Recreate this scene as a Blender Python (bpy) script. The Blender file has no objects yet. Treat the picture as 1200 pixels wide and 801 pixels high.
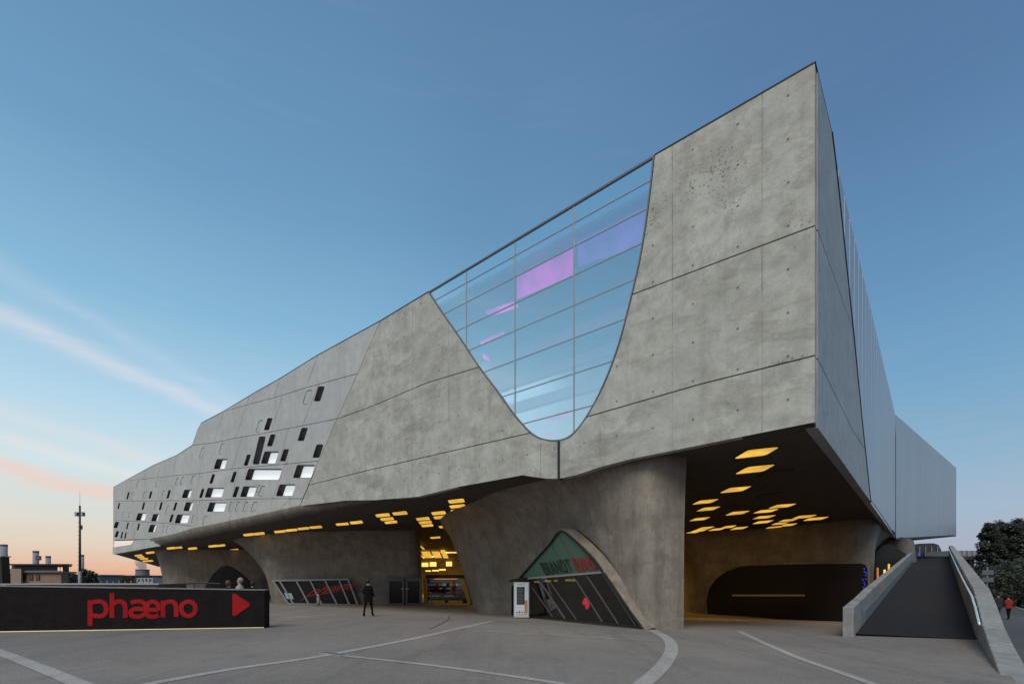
import bpy, bmesh, math, random
from mathutils import Vector, Matrix, noise
from mathutils.geometry import tessellate_polygon, delaunay_2d_cdt
random.seed(7)
SC = bpy.context.scene
COL = SC.collection
R = math.radians
# ------------------------------------------------------------------ camera
F = 567.0; HX = 600.0; HY = 680.0; CAMZ = 1.65
cam = bpy.data.cameras.new('camera'); cam.sensor_width = 36; cam.lens = F/1200*36
cam.shift_y = (HY-400.5)/1200; cam.clip_end = 9000; cam.clip_start = .1
camo = bpy.data.objects.new('camera', cam); COL.objects.link(camo)
camo.location = (0, 0, CAMZ); camo.rotation_euler = (R(90), 0, 0); SC.camera = camo
# ------------------------------------------------------------------ colour / sky
SC.view_settings.view_transform = 'Standard'; SC.view_settings.look = 'None'
SC.view_settings.exposure = 0.0; SC.view_settings.gamma = 1
SC.view_settings.use_curve_mapping = False
SC.cycles.max_bounces = 8; SC.cycles.transparent_max_bounces = 12

def lin(c):
    return tuple((v/255/12.92 if v/255 <= .04045 else ((v/255+.055)/1.055)**2.4) for v in c)
def c4(c): return (*c, 1)

SUN_AZ = R(-74)                      # clockwise from +Y; the sun has just set on the left
sunv = Vector((math.sin(SUN_AZ), math.cos(SUN_AZ), 0))
W = bpy.data.worlds.new('World'); SC.world = W; W.use_nodes = True
nt = W.node_tree; N = nt.nodes; L = nt.links; N.clear()
class G:                              # tiny node graph helper
    def __init__(s, tree): s.N = tree.nodes; s.L = tree.links
    def put(s, sock, v):
        if hasattr(v, 'is_output') or isinstance(v, bpy.types.NodeSocket): s.L.new(v, sock)
        else: sock.default_value = v
    def m(s, op, a, b=0.0, c=None, clamp=False):
        n = s.N.new('ShaderNodeMath'); n.operation = op; n.use_clamp = clamp
        s.put(n.inputs[0], a); s.put(n.inputs[1], b)
        if c is not None: s.put(n.inputs[2], c)
        return n.outputs[0]
    def vm(s, op, a, b=(0, 0, 0)):
        n = s.N.new('ShaderNodeVectorMath'); n.operation = op; s.put(n.inputs[0], a)
        s.put(n.inputs[1], b)
        return n.outputs['Value'] if op in ('DOT_PRODUCT', 'LENGTH') else n.outputs[0]
    def mix(s, f, a, b, bt='MIX'):
        n = s.N.new('ShaderNodeMix'); n.data_type = 'RGBA'; n.blend_type = bt; n.clamp_factor = True
        s.put(n.inputs[0], f); s.put(n.inputs[6], a if not isinstance(a, tuple) else c4(a[:3]))
        s.put(n.inputs[7], b if not isinstance(b, tuple) else c4(b[:3])); return n.outputs[2]
    def ramp(s, f, stops, interp='LINEAR'):
        n = s.N.new('ShaderNodeValToRGB'); r = n.color_ramp; r.interpolation = interp
        while len(r.elements) < len(stops): r.elements.new(.5)
        for e, (p, c) in zip(r.elements, stops):
            e.position = p; e.color = c4(c) if isinstance(c, tuple) else (c, c, c, 1)
        s.put(n.inputs[0], f); return n.outputs[0]
    def noise(s, vec, scale, detail=4, rough=.55, dist=0.0):
        n = s.N.new('ShaderNodeTexNoise'); s.put(n.inputs['Vector'], vec)
        n.inputs['Scale'].default_value = scale; n.inputs['Detail'].default_value = detail
        n.inputs['Roughness'].default_value = rough; n.inputs['Distortion'].default_value = dist
        return n.outputs[0]
    def map(s, vec, sc=(1, 1, 1), rot=(0, 0, 0), loc=(0, 0, 0)):
        n = s.N.new('ShaderNodeMapping'); s.put(n.inputs[0], vec)
        n.inputs['Scale'].default_value = sc; n.inputs['Rotation'].default_value = rot
        n.inputs['Location'].default_value = loc; return n.outputs[0]
g = G(nt)
tc = N.new('ShaderNodeTexCoord').outputs['Generated']
dn = g.vm('NORMALIZE', tc)
sep = N.new('ShaderNodeSeparateXYZ'); L.new(dn, sep.inputs[0])
dz = sep.outputs[2]
flat = N.new('ShaderNodeCombineXYZ'); L.new(sep.outputs[0], flat.inputs[0]); L.new(sep.outputs[1], flat.inputs[1])
az = g.vm('DOT_PRODUCT', g.vm('NORMALIZE', flat.outputs[0]), tuple(sunv))      # 1 towards the glow
toward = g.ramp(g.m('MULTIPLY_ADD', az, .5, .5), [(0, 0.0), (.28, .0), (.64, .62), (.80, .92), (1, 1.0)], 'EASE')
EL = g.m('MULTIPLY_ADD', g.m('MAXIMUM', dz, -.05), 1/1.05, .05/1.05)
def e(z): return (z+.05)/1.05
west = g.ramp(EL, [(0, lin((150, 110, 95))), (e(-.005), lin((214, 140, 112))), (e(.018), lin((224, 176, 146))), (e(.055), lin((219, 202, 182))),
                   (e(.10), lin((211, 212, 203))), (e(.18), lin((200, 219, 224))), (e(.28), lin((172, 205, 225))),
                   (e(.42), lin((132, 178, 208))), (e(.58), lin((106, 150, 186))), (e(.8), lin((90, 127, 164))), (1, lin((82, 114, 150)))])
east = g.ramp(EL, [(0, lin((110, 115, 135))), (e(-.005), lin((150, 150, 165))), (e(.05), lin((163, 170, 186))), (e(.11), lin((156, 177, 196))),
                   (e(.2), lin((134, 171, 196))), (e(.32), lin((112, 156, 190))), (e(.45), lin((97, 139, 178))),
                   (e(.62), lin((84, 119, 158))), (1, lin((74, 102, 142)))])
sky = g.mix(toward, east, west)
# cirrus and old vapour trails: bands along great circles of the sky, and fine haze streaks
def pxdir(x, y): return Vector(((x-HX)/F, 1, (HY-y)/F)).normalized()
nz = g.noise(g.map(dn, (3, 3, 9)), 2.2, 4)
nfine = g.noise(g.map(dn, (2.2, 2.2, 26), (0, R(-6), 0)), 3.5, 6, .62)
for (p0, p1, w, amt, colr) in [((0, 368), (250, 478), .014, .36, (232, 222, 224)), ((0, 482), (160, 532), .012, .24, (232, 218, 214)),
                               ((0, 512), (150, 556), .009, .26, (242, 222, 210)), ((0, 545), (130, 578), .012, .55, (240, 192, 176)), ((0, 310), (120, 380), .012, .12, (220, 225, 232)),
                               ((0, 600), (150, 628), .014, .08, (247, 205, 178))]:
    n = pxdir(*p0).cross(pxdir(*p1)).normalized()
    mid = (pxdir(*p0)).normalized(); mid = (mid*1.0+Vector((-.6, 0, 0))*.5).normalized()
    dd = g.m('ADD', g.vm('DOT_PRODUCT', dn, tuple(n)), g.m('MULTIPLY', g.m('SUBTRACT', nz, .5), .035))
    q = g.m('DIVIDE', dd, w)
    band = g.m('EXPONENT', g.m('MULTIPLY', g.m('MULTIPLY', q, q), -1))
    near = g.ramp(g.vm('DOT_PRODUCT', dn, tuple(mid)), [(.66, 0.0), (.93, 1.0)], 'EASE')
    f = g.m('MULTIPLY', g.m('MULTIPLY', band, near), g.m('MULTIPLY', g.m('ADD', nfine, .45), amt))
    sky = g.mix(f, sky, lin(colr))
streak = g.ramp(nfine, [(.5, 0.0), (.75, 1.0)])
lowm = g.ramp(dz, [(0, .42), (.1, .28), (.3, .09), (.5, .02)])
sky = g.mix(g.m('MULTIPLY', streak, lowm), sky, g.mix(toward, lin((172, 172, 186)), lin((222, 206, 198))))
bg = N.new('ShaderNodeBackground'); L.new(sky, bg.inputs[0]); bg.inputs[1].default_value = 1.10
wo = N.new('ShaderNodeOutputWorld'); L.new(bg.outputs[0], wo.inputs[0])
# added fill: one wide, warm lamp high behind the viewer, brightening the facade
fill_sun = bpy.data.lights.new('fill_sun', 'SUN'); fill_sun.energy = 2.5; fill_sun.angle = R(36); fill_sun.color = (1, .91, .77)
suno = bpy.data.objects.new('fill_sun', fill_sun); COL.objects.link(suno)
sd = Vector((math.sin(R(-163))*.66, math.cos(R(-163))*.66, .75)).normalized()
suno.rotation_euler = (-sd).to_track_quat('-Z', 'Y').to_euler(); suno.location = (-40, -10, 40)

# ------------------------------------------------------------------ materials
MATS = {}
def mat(name, base=(.5, .5, .5), rough=.7, metal=0.0, emit=None, es=0.0, build=None, spec=.5):
    if name in MATS: return MATS[name]
    m = bpy.data.materials.new(name); m.use_nodes = True; t = m.node_tree
    b = t.nodes['Principled BSDF']
    b.inputs['Base Color'].default_value = c4(base); b.inputs['Roughness'].default_value = rough
    b.inputs['Metallic'].default_value = metal; b.inputs['Specular IOR Level'].default_value = spec
    if emit: b.inputs['Emission Color'].default_value = c4(emit); b.inputs['Emission Strength'].default_value = es
    if build: build(G(t), t, b)
    MATS[name] = m; return m
def bump(gg, t, b, h, strength=.3, dist=.02):
    n = t.nodes.new('ShaderNodeBump'); n.inputs['Strength'].default_value = strength; n.inputs['Distance'].default_value = dist
    gg.put(n.inputs['Height'], h); t.links.new(n.outputs[0], b.inputs['Normal'])
def objco(t): return t.nodes.new('ShaderNodeTexCoord').outputs['Object']
def orand(t): return t.nodes.new('ShaderNodeObjectInfo').outputs['Random']

def conc(base, dark, stain=.5, pits=True, board=False, ties=False, warm=(.33, .27, .2), rgh=.75, var=.0, worn=None):
    def f(g, t, b):
        co = objco(t)
        big = g.noise(co, .22, 5, .6)
        med = g.noise(co, 1.1, 7, .68, .15)
        fine = g.noise(co, 9, 5, .7)
        c = g.mix(g.ramp(med, [(.38, 0.0), (.60, 1.0)]), dark, base)
        c = g.mix(g.m('MULTIPLY', g.ramp(big, [(.42, 0.0), (.62, 1.0)]), .45), c, tuple(v*.72 for v in base))
        c = g.mix(g.m('MULTIPLY', g.ramp(fine, [(.3, 1.0), (.6, 0.0)]), .35), c, tuple(v*.8 for v in dark))
        st = g.noise(g.map(co, (1.5, 1.5, .10)), 1.6, 5, .6, .4)          # runs that follow the fall of water
        c = g.mix(g.m('MULTIPLY', g.ramp(st, [(.52, 0.0), (.75, 1.0)]), stain*(.30 if ties else .8)), c, tuple(v*.55 for v in warm))
        clo = g.noise(g.map(co, (.16, .16, .5)), 1.3, 6, .68, .25)         # pour lines, cloudy
        c = g.mix(g.m('MULTIPLY', g.ramp(clo, [(.55, 0.0), (.62, 1.0), (.68, .1)]), .28*stain*2), c, tuple(v*.6 for v in dark))
        h = g.m('ADD', g.m('MULTIPLY', fine, .5), med)
        sp = g.noise(co, 26, 3, .8)
        c = g.mix(g.m('MULTIPLY', g.ramp(sp, [(.56, 0.0), (.66, 1.0)]), .38), c, tuple(v*.45 for v in dark))
        c = g.mix(g.m('MULTIPLY', g.ramp(g.noise(co, 17, 3, .8), [(.58, 0.0), (.68, 1.0)]), .22), c, tuple(min(.6, v*1.25) for v in base))
        edge = g.noise(g.map(co, (.3, .3, .6)), .55, 7, .62, .3)
        c = g.mix(g.m('MULTIPLY', g.ramp(edge, [(.49, 0.0), (.50, 1.0), (.53, .35), (.60, 0.0)]), .24*stain*1.6), c, tuple(v*.6 for v in warm))
        if pits:
            v = t.nodes.new('ShaderNodeTexVoronoi'); v.inputs['Scale'].default_value = 9; t.links.new(g.map(co, (1, 1, 1.25)), v.inputs['Vector'])
            pm = g.noise(co, .30, 3, .5)
            thr = g.ramp(pm, [(.53, .0), (.70, .36)])
            if worn:                                                     # honeycombed patches left by the pour
                for (wx, wz, rx, rz_, am) in worn:
                    dq = g.vm('LENGTH', g.map(co, (1/rx, 0, 1/rz_), (0, 0, 0), (-wx/rx, 0, -wz/rz_)))
                    thr = g.m('ADD', thr, g.m('MULTIPLY', g.ramp(dq, [(.2, 1.0), (1.0, 0.0)]), am))
            pit = g.m('MULTIPLY', g.m('LESS_THAN', v.outputs['Distance'], thr), g.ramp(g.noise(co, 14, 3), [(.47, 0.0), (.52, 1.0)]))
            v2 = t.nodes.new('ShaderNodeTexVoronoi'); v2.inputs['Scale'].default_value = 3.1; t.links.new(co, v2.inputs['Vector'])
            pit2 = g.m('LESS_THAN', v2.outputs['Distance'], .055)
            pp = g.m('MAXIMUM', pit, pit2)
            c = g.mix(g.m('MULTIPLY', pp, .55), c, tuple(v*.28 for v in warm))
            h = g.m('SUBTRACT', h, g.m('MULTIPLY', pp, .6))
        if board:
            bd = g.noise(g.map(co, (5, 5, .05)), 1.0, 3, .5)
            c = g.mix(g.m('MULTIPLY', g.ramp(bd, [(.4, 0.0), (.6, 1.0)]), .30), c, tuple(v*.62 for v in base))
            bd2 = g.noise(g.map(co, (2.2, 2.2, .35)), 1.0, 6, .75)
            c = g.mix(g.m('MULTIPLY', g.ramp(bd2, [(.52, 0.0), (.66, 1.0)]), .45), c, tuple(v*.5 for v in dark))
            h = g.m('ADD', h, g.m('MULTIPLY', bd, .8))
        if ties:                                                          # formwork tie holes and panel prints
            s = t.nodes.new('ShaderNodeSeparateXYZ'); t.links.new(co, s.inputs[0])
            fx = g.m('SUBTRACT', g.m('FRACT', g.m('DIVIDE', s.outputs[0], 1.35)), .5)
            fz = g.m('SUBTRACT', g.m('FRACT', g.m('DIVIDE', s.outputs[2], 1.24)), .5)
            fx = g.m('MULTIPLY', fx, 1.35); fz = g.m('MULTIPLY', fz, 1.24)
            r = g.m('SQRT', g.m('ADD', g.m('MULTIPLY', fx, fx), g.m('MULTIPLY', fz, fz)))
            c = g.mix(g.m('MULTIPLY', g.m('LESS_THAN', r, .027), .85), c, (.03, .025, .022))
            halo = g.m('MULTIPLY', g.m('LESS_THAN', r, .05), .25)
            c = g.mix(halo, c, (.09, .075, .06))
            fy = g.m('SUBTRACT', g.m('FRACT', g.m('DIVIDE', s.outputs[0], 2.7)), .5)
            ln = g.m('MULTIPLY', g.m('LESS_THAN', g.m('ABSOLUTE', fy), .005), g.ramp(g.noise(co, .7, 3), [(.4, 0.0), (.6, .6)]))
            c = g.mix(ln, c, (.07, .06, .05))
        if var:
            k = g.m('MULTIPLY_ADD', orand(t), var, 1-var*.6)
            c = g.mix(1.0, c, k, 'MULTIPLY') if False else g.vm('SCALE', c) if False else g.mix(g.m('MULTIPLY', orand(t), var), c, tuple(v*.62 for v in base))
        t.links.new(c, b.inputs['Base Color'])
        b.inputs['Roughness'].default_value = rgh
        bump(g, t, b, h, .55, .03)
    return f
M_CON = mat('fair_faced_concrete', build=conc((.50, .51, .465), (.32, .325, .298), .75, True, False, True, (.34, .28, .21), worn=[(-2.55, 14.3, 1.5, 1.3, .40), (-2.2, 13.0, 1.3, .8, .25), (-.7, 7.93, 1.3, .14, .5), (-6.2, 7.4, 2.2, .12, .25), (-12.6, 14.6, 1.8, .9, .2)]))
M_PAN = mat('smooth_panel_concrete', build=conc((.50, .515, .505), (.41, .425, .42), .3, False, False, False, (.25, .25, .24), .6, .22))
M_SIDE = mat('shaded_side_concrete', build=conc((.38, .41, .43), (.28, .31, .335), .3, False, False, True, (.25, .25, .24), .6))  # front concrete again, with the side's bluer shade put into its colour
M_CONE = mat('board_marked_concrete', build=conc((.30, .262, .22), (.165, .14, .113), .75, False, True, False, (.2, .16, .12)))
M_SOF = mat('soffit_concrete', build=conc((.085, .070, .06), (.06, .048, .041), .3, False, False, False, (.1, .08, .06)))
M_WALLC = mat('weathered_wall_concrete', build=conc((.34, .345, .34), (.22, .225, .22), .6, True, True, False, (.2, .18, .15)))
def clad(g, t, b):
    co = objco(t); s = t.nodes.new('ShaderNodeSeparateXYZ'); t.links.new(co, s.inputs[0])
    x = g.m('ADD', s.outputs[0], g.m('MULTIPLY', s.outputs[2], -.03))
    w = g.m('SINE', g.m('MULTIPLY', x, 2*math.pi/.32))
    sheet = g.m('FLOOR', g.m('DIVIDE', x, .96))
    wn = t.nodes.new('ShaderNodeTexWhiteNoise'); wn.noise_dimensions = '1D'; t.links.new(sheet, wn.inputs['W'])
    c = g.mix(g.m('MULTIPLY', wn.outputs[0], .35), (.42, .47, .53), (.34, .39, .45))
    c = g.mix(g.m('MULTIPLY', g.noise(g.map(co, (1, 1, .15)), 2, 4), .25), c, (.30, .33, .37))
    t.links.new(c, b.inputs['Base Color']); b.inputs['Metallic'].default_value = .45; b.inputs['Roughness'].default_value = .38
    bump(g, t, b, g.m('ADD', w, g.m('MULTIPLY', wn.outputs[0], .6)), .30, .02)
M_CLAD = mat('ribbed_metal_cladding', build=clad)
M_CLADS = mat('cladding_seam_metal', (.40, .45, .50), .45, .45)
M_COPE = mat('dark_metal', (.035, .033, .032), .5, .5)
M_MULL = mat('grey_mullion_metal', (.30, .33, .35), .5, .2)
M_LIN = mat('dark_window_lining', (.022, .016, .016), .6)
def glassy(refl, tint, tintc):
    def f(g, t, b):
        out = [n for n in t.nodes if n.type == 'OUTPUT_MATERIAL'][0]
        gl = t.nodes.new('ShaderNodeBsdfGlossy'); gl.inputs['Roughness'].default_value = .012; gl.inputs['Color'].default_value = c4(tint)
        tr = t.nodes.new('ShaderNodeBsdfTransparent'); tr.inputs['Color'].default_value = c4(tintc)
        fr = t.nodes.new('ShaderNodeFresnel'); fr.inputs[0].default_value = 1.5
        gm = t.nodes.new('ShaderNodeNewGeometry'); fac = g.m('MULTIPLY', g.m('MINIMUM', g.m('MULTIPLY_ADD', fr.outputs[0], .9, refl), 1.0), g.m('MULTIPLY_ADD', gm.outputs['Backfacing'], -.9, 1.0))
        mx = t.nodes.new('ShaderNodeMixShader'); t.links.new(fac, mx.inputs[0]); t.links.new(tr.outputs[0], mx.inputs[1]); t.links.new(gl.outputs[0], mx.inputs[2])
        nb = t.nodes.new('ShaderNodeBump'); nb.inputs['Strength'].default_value = .04; nb.inputs['Distance'].default_value = .01
        co = objco(t); add = g.vm('ADD', co, g.vm('SCALE', co)) if False else co
        t.links.new(g.noise(add, .6, 2), nb.inputs['Height']); t.links.new(nb.outputs[0], gl.inputs['Normal'])
        t.links.new(mx.outputs[0], out.inputs[0])
    return f
M_GLASS = mat('tinted_curtain_glass', build=glassy(.66, (.97, 1, 1), (.85, .95, 1)))
M_CLEAR = mat('clear_parapet_glass', build=glassy(.6, (.95, 1, 1), (.86, .95, .97)))
M_DGLASS = mat('dark_shop_glass', build=glassy(.05, (.8, .8, .8), (.5, .52, .5)))
M_PANE = mat('mirror_window_glass', (.80, .82, .82), .12, 1.0, (.93, .97, 1), .16)  # slight glow added on top of the mirrored sky
M_BLIND = mat('backlit_white_blind', (.7, .72, .72), .4, 0, (.92, .97, 1), .62)
M_DARK = mat('black_void', (.012, .011, .011), .7)
M_DKW = mat('dark_glazed_wall', (.014, .012, .013), .25)
def lampm(g, t, b):
    co = objco(t); n = g.noise(co, 1.3, 3, .6); b.inputs['Emission Color'].default_value = (1.0, .56, .085, 1)
    t.links.new(g.ramp(n, [(.32, .52), (.66, .98)]), b.inputs['Emission Strength'])
M_LIT = mat('warm_ceiling_lamp', (.3, .2, .08), .5, build=lampm)
M_LITB = mat('bright_hall_lamp', (.8, .6, .2), .5, 0, (1.0, .66, .20), 1.0)
M_OFF = mat('unlit_lamp_recess', (.035, .03, .028), .6)
def softlight(col, es):
    def f(g, t, b):
        co = objco(t); n = g.noise(g.map(co, (.5, .5, .35), (0, R(32), 0)), 1.0, 3, .5)
        k = g.ramp(n, [(.32, .12), (.62, 1.0)])
        b.inputs['Emission Color'].default_value = c4(col); t.links.new(g.m('MULTIPLY', k, es), b.inputs['Emission Strength'])
    return f
M_PINK = mat('magenta_stage_light', (.2, .05, .2), .5, build=softlight((.98, .02, .52), 2.2))
M_VIOL = mat('violet_stage_light', (.1, .08, .25), .5, build=softlight((.42, .12, .62), .95))
M_BLUE = mat('blue_led', (.05, .1, .6), .5, 0, (.01, .05, 1.0), .5)
M_ORNG = mat('orange_tube_light', (.6, .3, .1), .5, 0, (1.0, .25, .08), .35)
M_WHITE = mat('white_paint', (.75, .75, .74), .5)
M_STRIP = mat('cream_light_strip', (.7, .6, .4), .5, 0, (1.0, .78, .42), .3)
M_YEL = mat('yellow_paint', (.62, .36, .02), .5)
def ground(base, dark, sc=1.0):
    def f(g, t, b):
        co = objco(t)
        n1 = g.noise(co, .10, 6, .65); n2 = g.noise(co, .8, 7, .68, .8); n3 = g.noise(co, 60, 3, .8); n4 = g.noise(co, 7, 5, .75); n5 = g.noise(co, 22, 3, .8)
        c = g.mix(g.ramp(n1, [(.40, 0.0), (.60, 1.0)]), dark, base)
        c = g.mix(g.m('MULTIPLY', g.ramp(n2, [(.48, 0.0), (.66, 1.0)]), .45), c, tuple(v*.66 for v in dark))
        c = g.mix(g.m('MULTIPLY', g.ramp(n4, [(.5, 0.0), (.62, 1.0)]), .3), c, tuple(v*1.3 for v in base))
        c = g.mix(g.m('MULTIPLY', g.ramp(n3, [(.36, 1.0), (.52, 0.0)]), .55), c, tuple(v*.4 for v in dark))
        c = g.mix(g.m('MULTIPLY', g.ramp(n5, [(.56, 0.0), (.64, 1.0)]), .5), c, tuple(v*1.45 for v in base))
        tr = g.noise(g.map(co, (.5, .06, 1), (0, 0, R(40))), 2.0, 6, .7, .4)      # long faint wheel and sweep marks
        c = g.mix(g.m('MULTIPLY', g.ramp(tr, [(.53, 0.0), (.62, 1.0)]), .3), c, tuple(v*.6 for v in dark))
        v = t.nodes.new('ShaderNodeTexVoronoi'); v.inputs['Scale'].default_value = 2.3; t.links.new(co, v.inputs['Vector'])
        c = g.mix(g.m('MULTIPLY', g.m('LESS_THAN', v.outputs['Distance'], .06), .6), c, tuple(v_*.4 for v_ in dark))
        t.links.new(c, b.inputs['Base Color']); bump(g, t, b, g.m('ADD', n3, g.m('ADD', n4, n5)), .6, .012)
        b.inputs['Roughness'].default_value = .85; b.inputs['Specular IOR Level'].default_value = .25
    return f
M_PLAZA = mat('plaza_screed', build=ground((.245, .226, .208), (.18, .166, .157)))
M_LINE = mat('pale_inlay_strip', build=ground((.40, .39, .375), (.30, .29, .28)))
M_RAMP = mat('dark_ramp_asphalt', build=ground((.024, .023, .025), (.018, .017, .02)))
M_ROAD = mat('street_asphalt', build=ground((.045, .048, .055), (.035, .036, .042)))
M_PAVE = mat('pavement_slabs', build=ground((.10, .105, .115), (.075, .08, .09)))
M_EARTH = mat('distant_ground', build=ground((.07, .075, .065), (.05, .052, .045)))

# ------------------------------------------------------------------ object helpers
def link(name, me, m, parent=None, mw=None, label=None, kind=None):
    o = bpy.data.objects.new(name, me); COL.objects.link(o)
    if m is not None:
        for mm in (m if isinstance(m, (list, tuple)) else [m]):
            me.materials.append(mm)
    if parent is not None: o.parent = parent
    if mw is not None: o.matrix_local = mw
    if label: o['label'] = label
    if kind: o['kind'] = kind
    return o
def thing(name, label, cat, loc=(0, 0, 0), rz=0, group=None):
    o = bpy.data.objects.new(name, None); COL.objects.link(o); o.location = loc; o.rotation_euler = (0, 0, rz)
    o.empty_display_size = .3
    return tag(o, label, cat, group)
def tag(o, label, cat, group=None):
    o['label'] = label; o['category'] = cat
    if group: o['group'] = group
    return o
def mesh(vs, fs, smooth=False, fix=True):
    me = bpy.data.meshes.new('mesh'); me.from_pydata([tuple(v) for v in vs], [], fs); me.update()
    if fix:
        bm = bmesh.new(); bm.from_mesh(me); bmesh.ops.recalc_face_normals(bm, faces=bm.faces); bm.to_mesh(me); bm.free()
    if smooth:
        for p in me.polygons: p.use_smooth = True
    return me
class MB:
    def __init__(s): s.v = []; s.f = []
    def add(s, vs, fs):
        k = len(s.v); s.v += [tuple(v) for v in vs]; s.f += [tuple(i+k for i in f) for f in fs]; return s
    def box(s, x0, x1, y0, y1, z0, z1):
        return s.add([(x0, y0, z0), (x1, y0, z0), (x1, y1, z0), (x0, y1, z0), (x0, y0, z1), (x1, y0, z1), (x1, y1, z1), (x0, y1, z1)],
                     [(0, 3, 2, 1), (4, 5, 6, 7), (0, 1, 5, 4), (1, 2, 6, 5), (2, 3, 7, 6), (3, 0, 4, 7)])
    def tube(s, p, q, r, r2=None, n=8):
        p = Vector(p); q = Vector(q); d = (q-p).normalized(); a = d.orthogonal().normalized(); b = d.cross(a); r2 = r if r2 is None else r2
        vs = [p+(a*math.cos(t)+b*math.sin(t))*r for t in [2*math.pi*i/n for i in range(n)]] + \
             [q+(a*math.cos(t)+b*math.sin(t))*r2 for t in [2*math.pi*i/n for i in range(n)]]
        return s.add(vs, [(i, (i+1) % n, n+(i+1) % n, n+i) for i in range(n)]+[tuple(range(n))[::-1], tuple(range(n, 2*n))])
    def beam(s, p, q, w, h, up=(0, 0, 1)):
        p = Vector(p); q = Vector(q); d = (q-p).normalized(); a = d.cross(Vector(up)).normalized()*w/2; b = a.cross(d).normalized()*h/2
        return s.add([p-a-b, p+a-b, p+a+b, p-a+b, q-a-b, q+a-b, q+a+b, q-a+b],
                     [(0, 1, 2, 3), (7, 6, 5, 4), (0, 4, 5, 1), (1, 5, 6, 2), (2, 6, 7, 3), (3, 7, 4, 0)])
    def me(s, smooth=False): return mesh(s.v, s.f, smooth)
def area2(p): return sum(p[i][0]*p[(i+1) % len(p)][1]-p[(i+1) % len(p)][0]*p[i][1] for i in range(len(p)))/2
def inset(p, d):
    p = clean(p)
    if area2(p) < 0: p = p[::-1]
    n = len(p); out = []
    for i in range(n):
        a = Vector(p[i-1][:2]); b = Vector(p[i][:2]); c = Vector(p[(i+1) % n][:2])
        e1 = (b-a).normalized(); e2 = (c-b).normalized(); n1 = Vector((-e1.y, e1.x)); n2 = Vector((-e2.y, e2.x))
        m = n1+n2; k = m.dot(n1)
        out.append(tuple(b+m*(d/max(k, .35))))
    return out
def clean(p):
    q = []
    for a in p:
        if not q or (Vector(a)-Vector(q[-1])).length > .02: q.append(tuple(a))
    if (Vector(q[0])-Vector(q[-1])).length < .02: q.pop()
    return q
def plate(outer, holes=(), y0=0.0, y1=.3):
    """prism with holes, outline given as (x, z), from depth y0 to y1"""
    loops = [list(outer)]+[list(h) for h in holes]
    if area2(loops[0]) < 0: loops[0].reverse()
    for i in range(1, len(loops)):
        if area2(loops[i]) > 0: loops[i].reverse()
    flatp = [p for l in loops for p in l]; n = len(flatp)
    tris = tessellate_polygon([[Vector((p[0], p[1], 0)) for p in l] for l in loops])
    vs = [(p[0], y0, p[1]) for p in flatp]+[(p[0], y1, p[1]) for p in flatp]
    fs = [tuple(t) for t in tris]+[tuple(i+n for i in reversed(t)) for t in tris]
    k = 0
    for l in loops:
        m = len(l); fs += [(k+i, k+(i+1) % m, n+k+(i+1) % m, n+k+i) for i in range(m)]; k += m
    return mesh(vs, fs)
def clip(poly, a, b, c):              # keep a*x+b*z<=c
    out = []
    for i in range(len(poly)):
        p, q = poly[i], poly[(i+1) % len(poly)]; fp = a*p[0]+b*p[1]-c; fq = a*q[0]+b*q[1]-c
        if fp <= 0: out.append(p)
        if fp*fq < 0:
            t = fp/(fp-fq); out.append((p[0]+(q[0]-p[0])*t, p[1]+(q[1]-p[1])*t))
    return out
class Plane:                          # a local frame: x along, y into the thing, z up the plane
    def __init__(s, o, xd, yd, zd=(0, 0, 1)):
        s.o = Vector(o); s.x = Vector(xd).normalized(); s.y = Vector(yd).normalized(); s.z = Vector(zd).normalized()
        s.mw = Matrix(((s.x.x, s.y.x, s.z.x, s.o.x), (s.x.y, s.y.y, s.z.y, s.o.y), (s.x.z, s.y.z, s.z.z, s.o.z), (0, 0, 0, 1)))
    def at(s, px, py, dep=0.0):       # where the sight line through a photo point meets the plane
        d = Vector(((px-HX)/F, 1, (HY-py)/F)); c = Vector((0, 0, CAMZ))
        t = ((s.o+s.y*dep)-c).dot(s.y)/d.dot(s.y); p = c+d*t-s.o
        return (p.dot(s.x), p.dot(s.z))
    def P(s, pts, dep=0.0): return [s.at(*p, dep) for p in pts]
def smoothstep(a, b, x):
    t = min(1, max(0, (x-a)/(b-a))); return t*t*(3-2*t)
XR0 = 13.03; YR0 = 13.56; RS = .8836      # right-hand ramp edge line
def xright(Y): return XR0+RS*(Y-YR0)
def gz(X, Y):
    f = min(1, max(0, (Y-16)/21)); return -(0.35+.87*smoothstep(-10, 17, X)+.26*smoothstep(17, 25, X))*f
def gat(px, py):
    d = Vector(((px-HX)/F, 1, (HY-py)/F)); Y = 20.0
    for _ in range(40): Y = .5*Y+.5*min(160, (gz(d.x*Y, Y)-CAMZ)/d.z)
    return Vector((d.x*Y, Y, gz(d.x*Y, Y)))
def sofz(Y): return 6.0-.7*smoothstep(25, 58, Y)
def world_at_z(px, py, z0=None):
    d = Vector(((px-HX)/F, 1, (HY-py)/F)); Y = 30.0
    for _ in range(40): Y = .5*Y+.5*((sofz(Y) if z0 is None else z0)-CAMZ)/d.z
    return Vector((d.x*Y, Y, sofz(Y) if z0 is None else z0))

A = Vector((8.41, 13.4, 0)); FU = Vector((1.2, -1, 0)).normalized(); FN = Vector((1, 1.2, 0)).normalized()
FA = Plane(A, FU, FN)                                        # the long front face
GV = Vector((.868, 1, 0)).normalized(); GN = Vector((-1, .868, 0)).normalized()
GA = Plane(A, GV, GN)                                        # the right-hand face
B = A-FU*81.07; Wc = Vector((-89.5, 122, 0)); C = Vector((34.45, 43.4, 0)); D = Vector((50.5, 55, 0))

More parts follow.
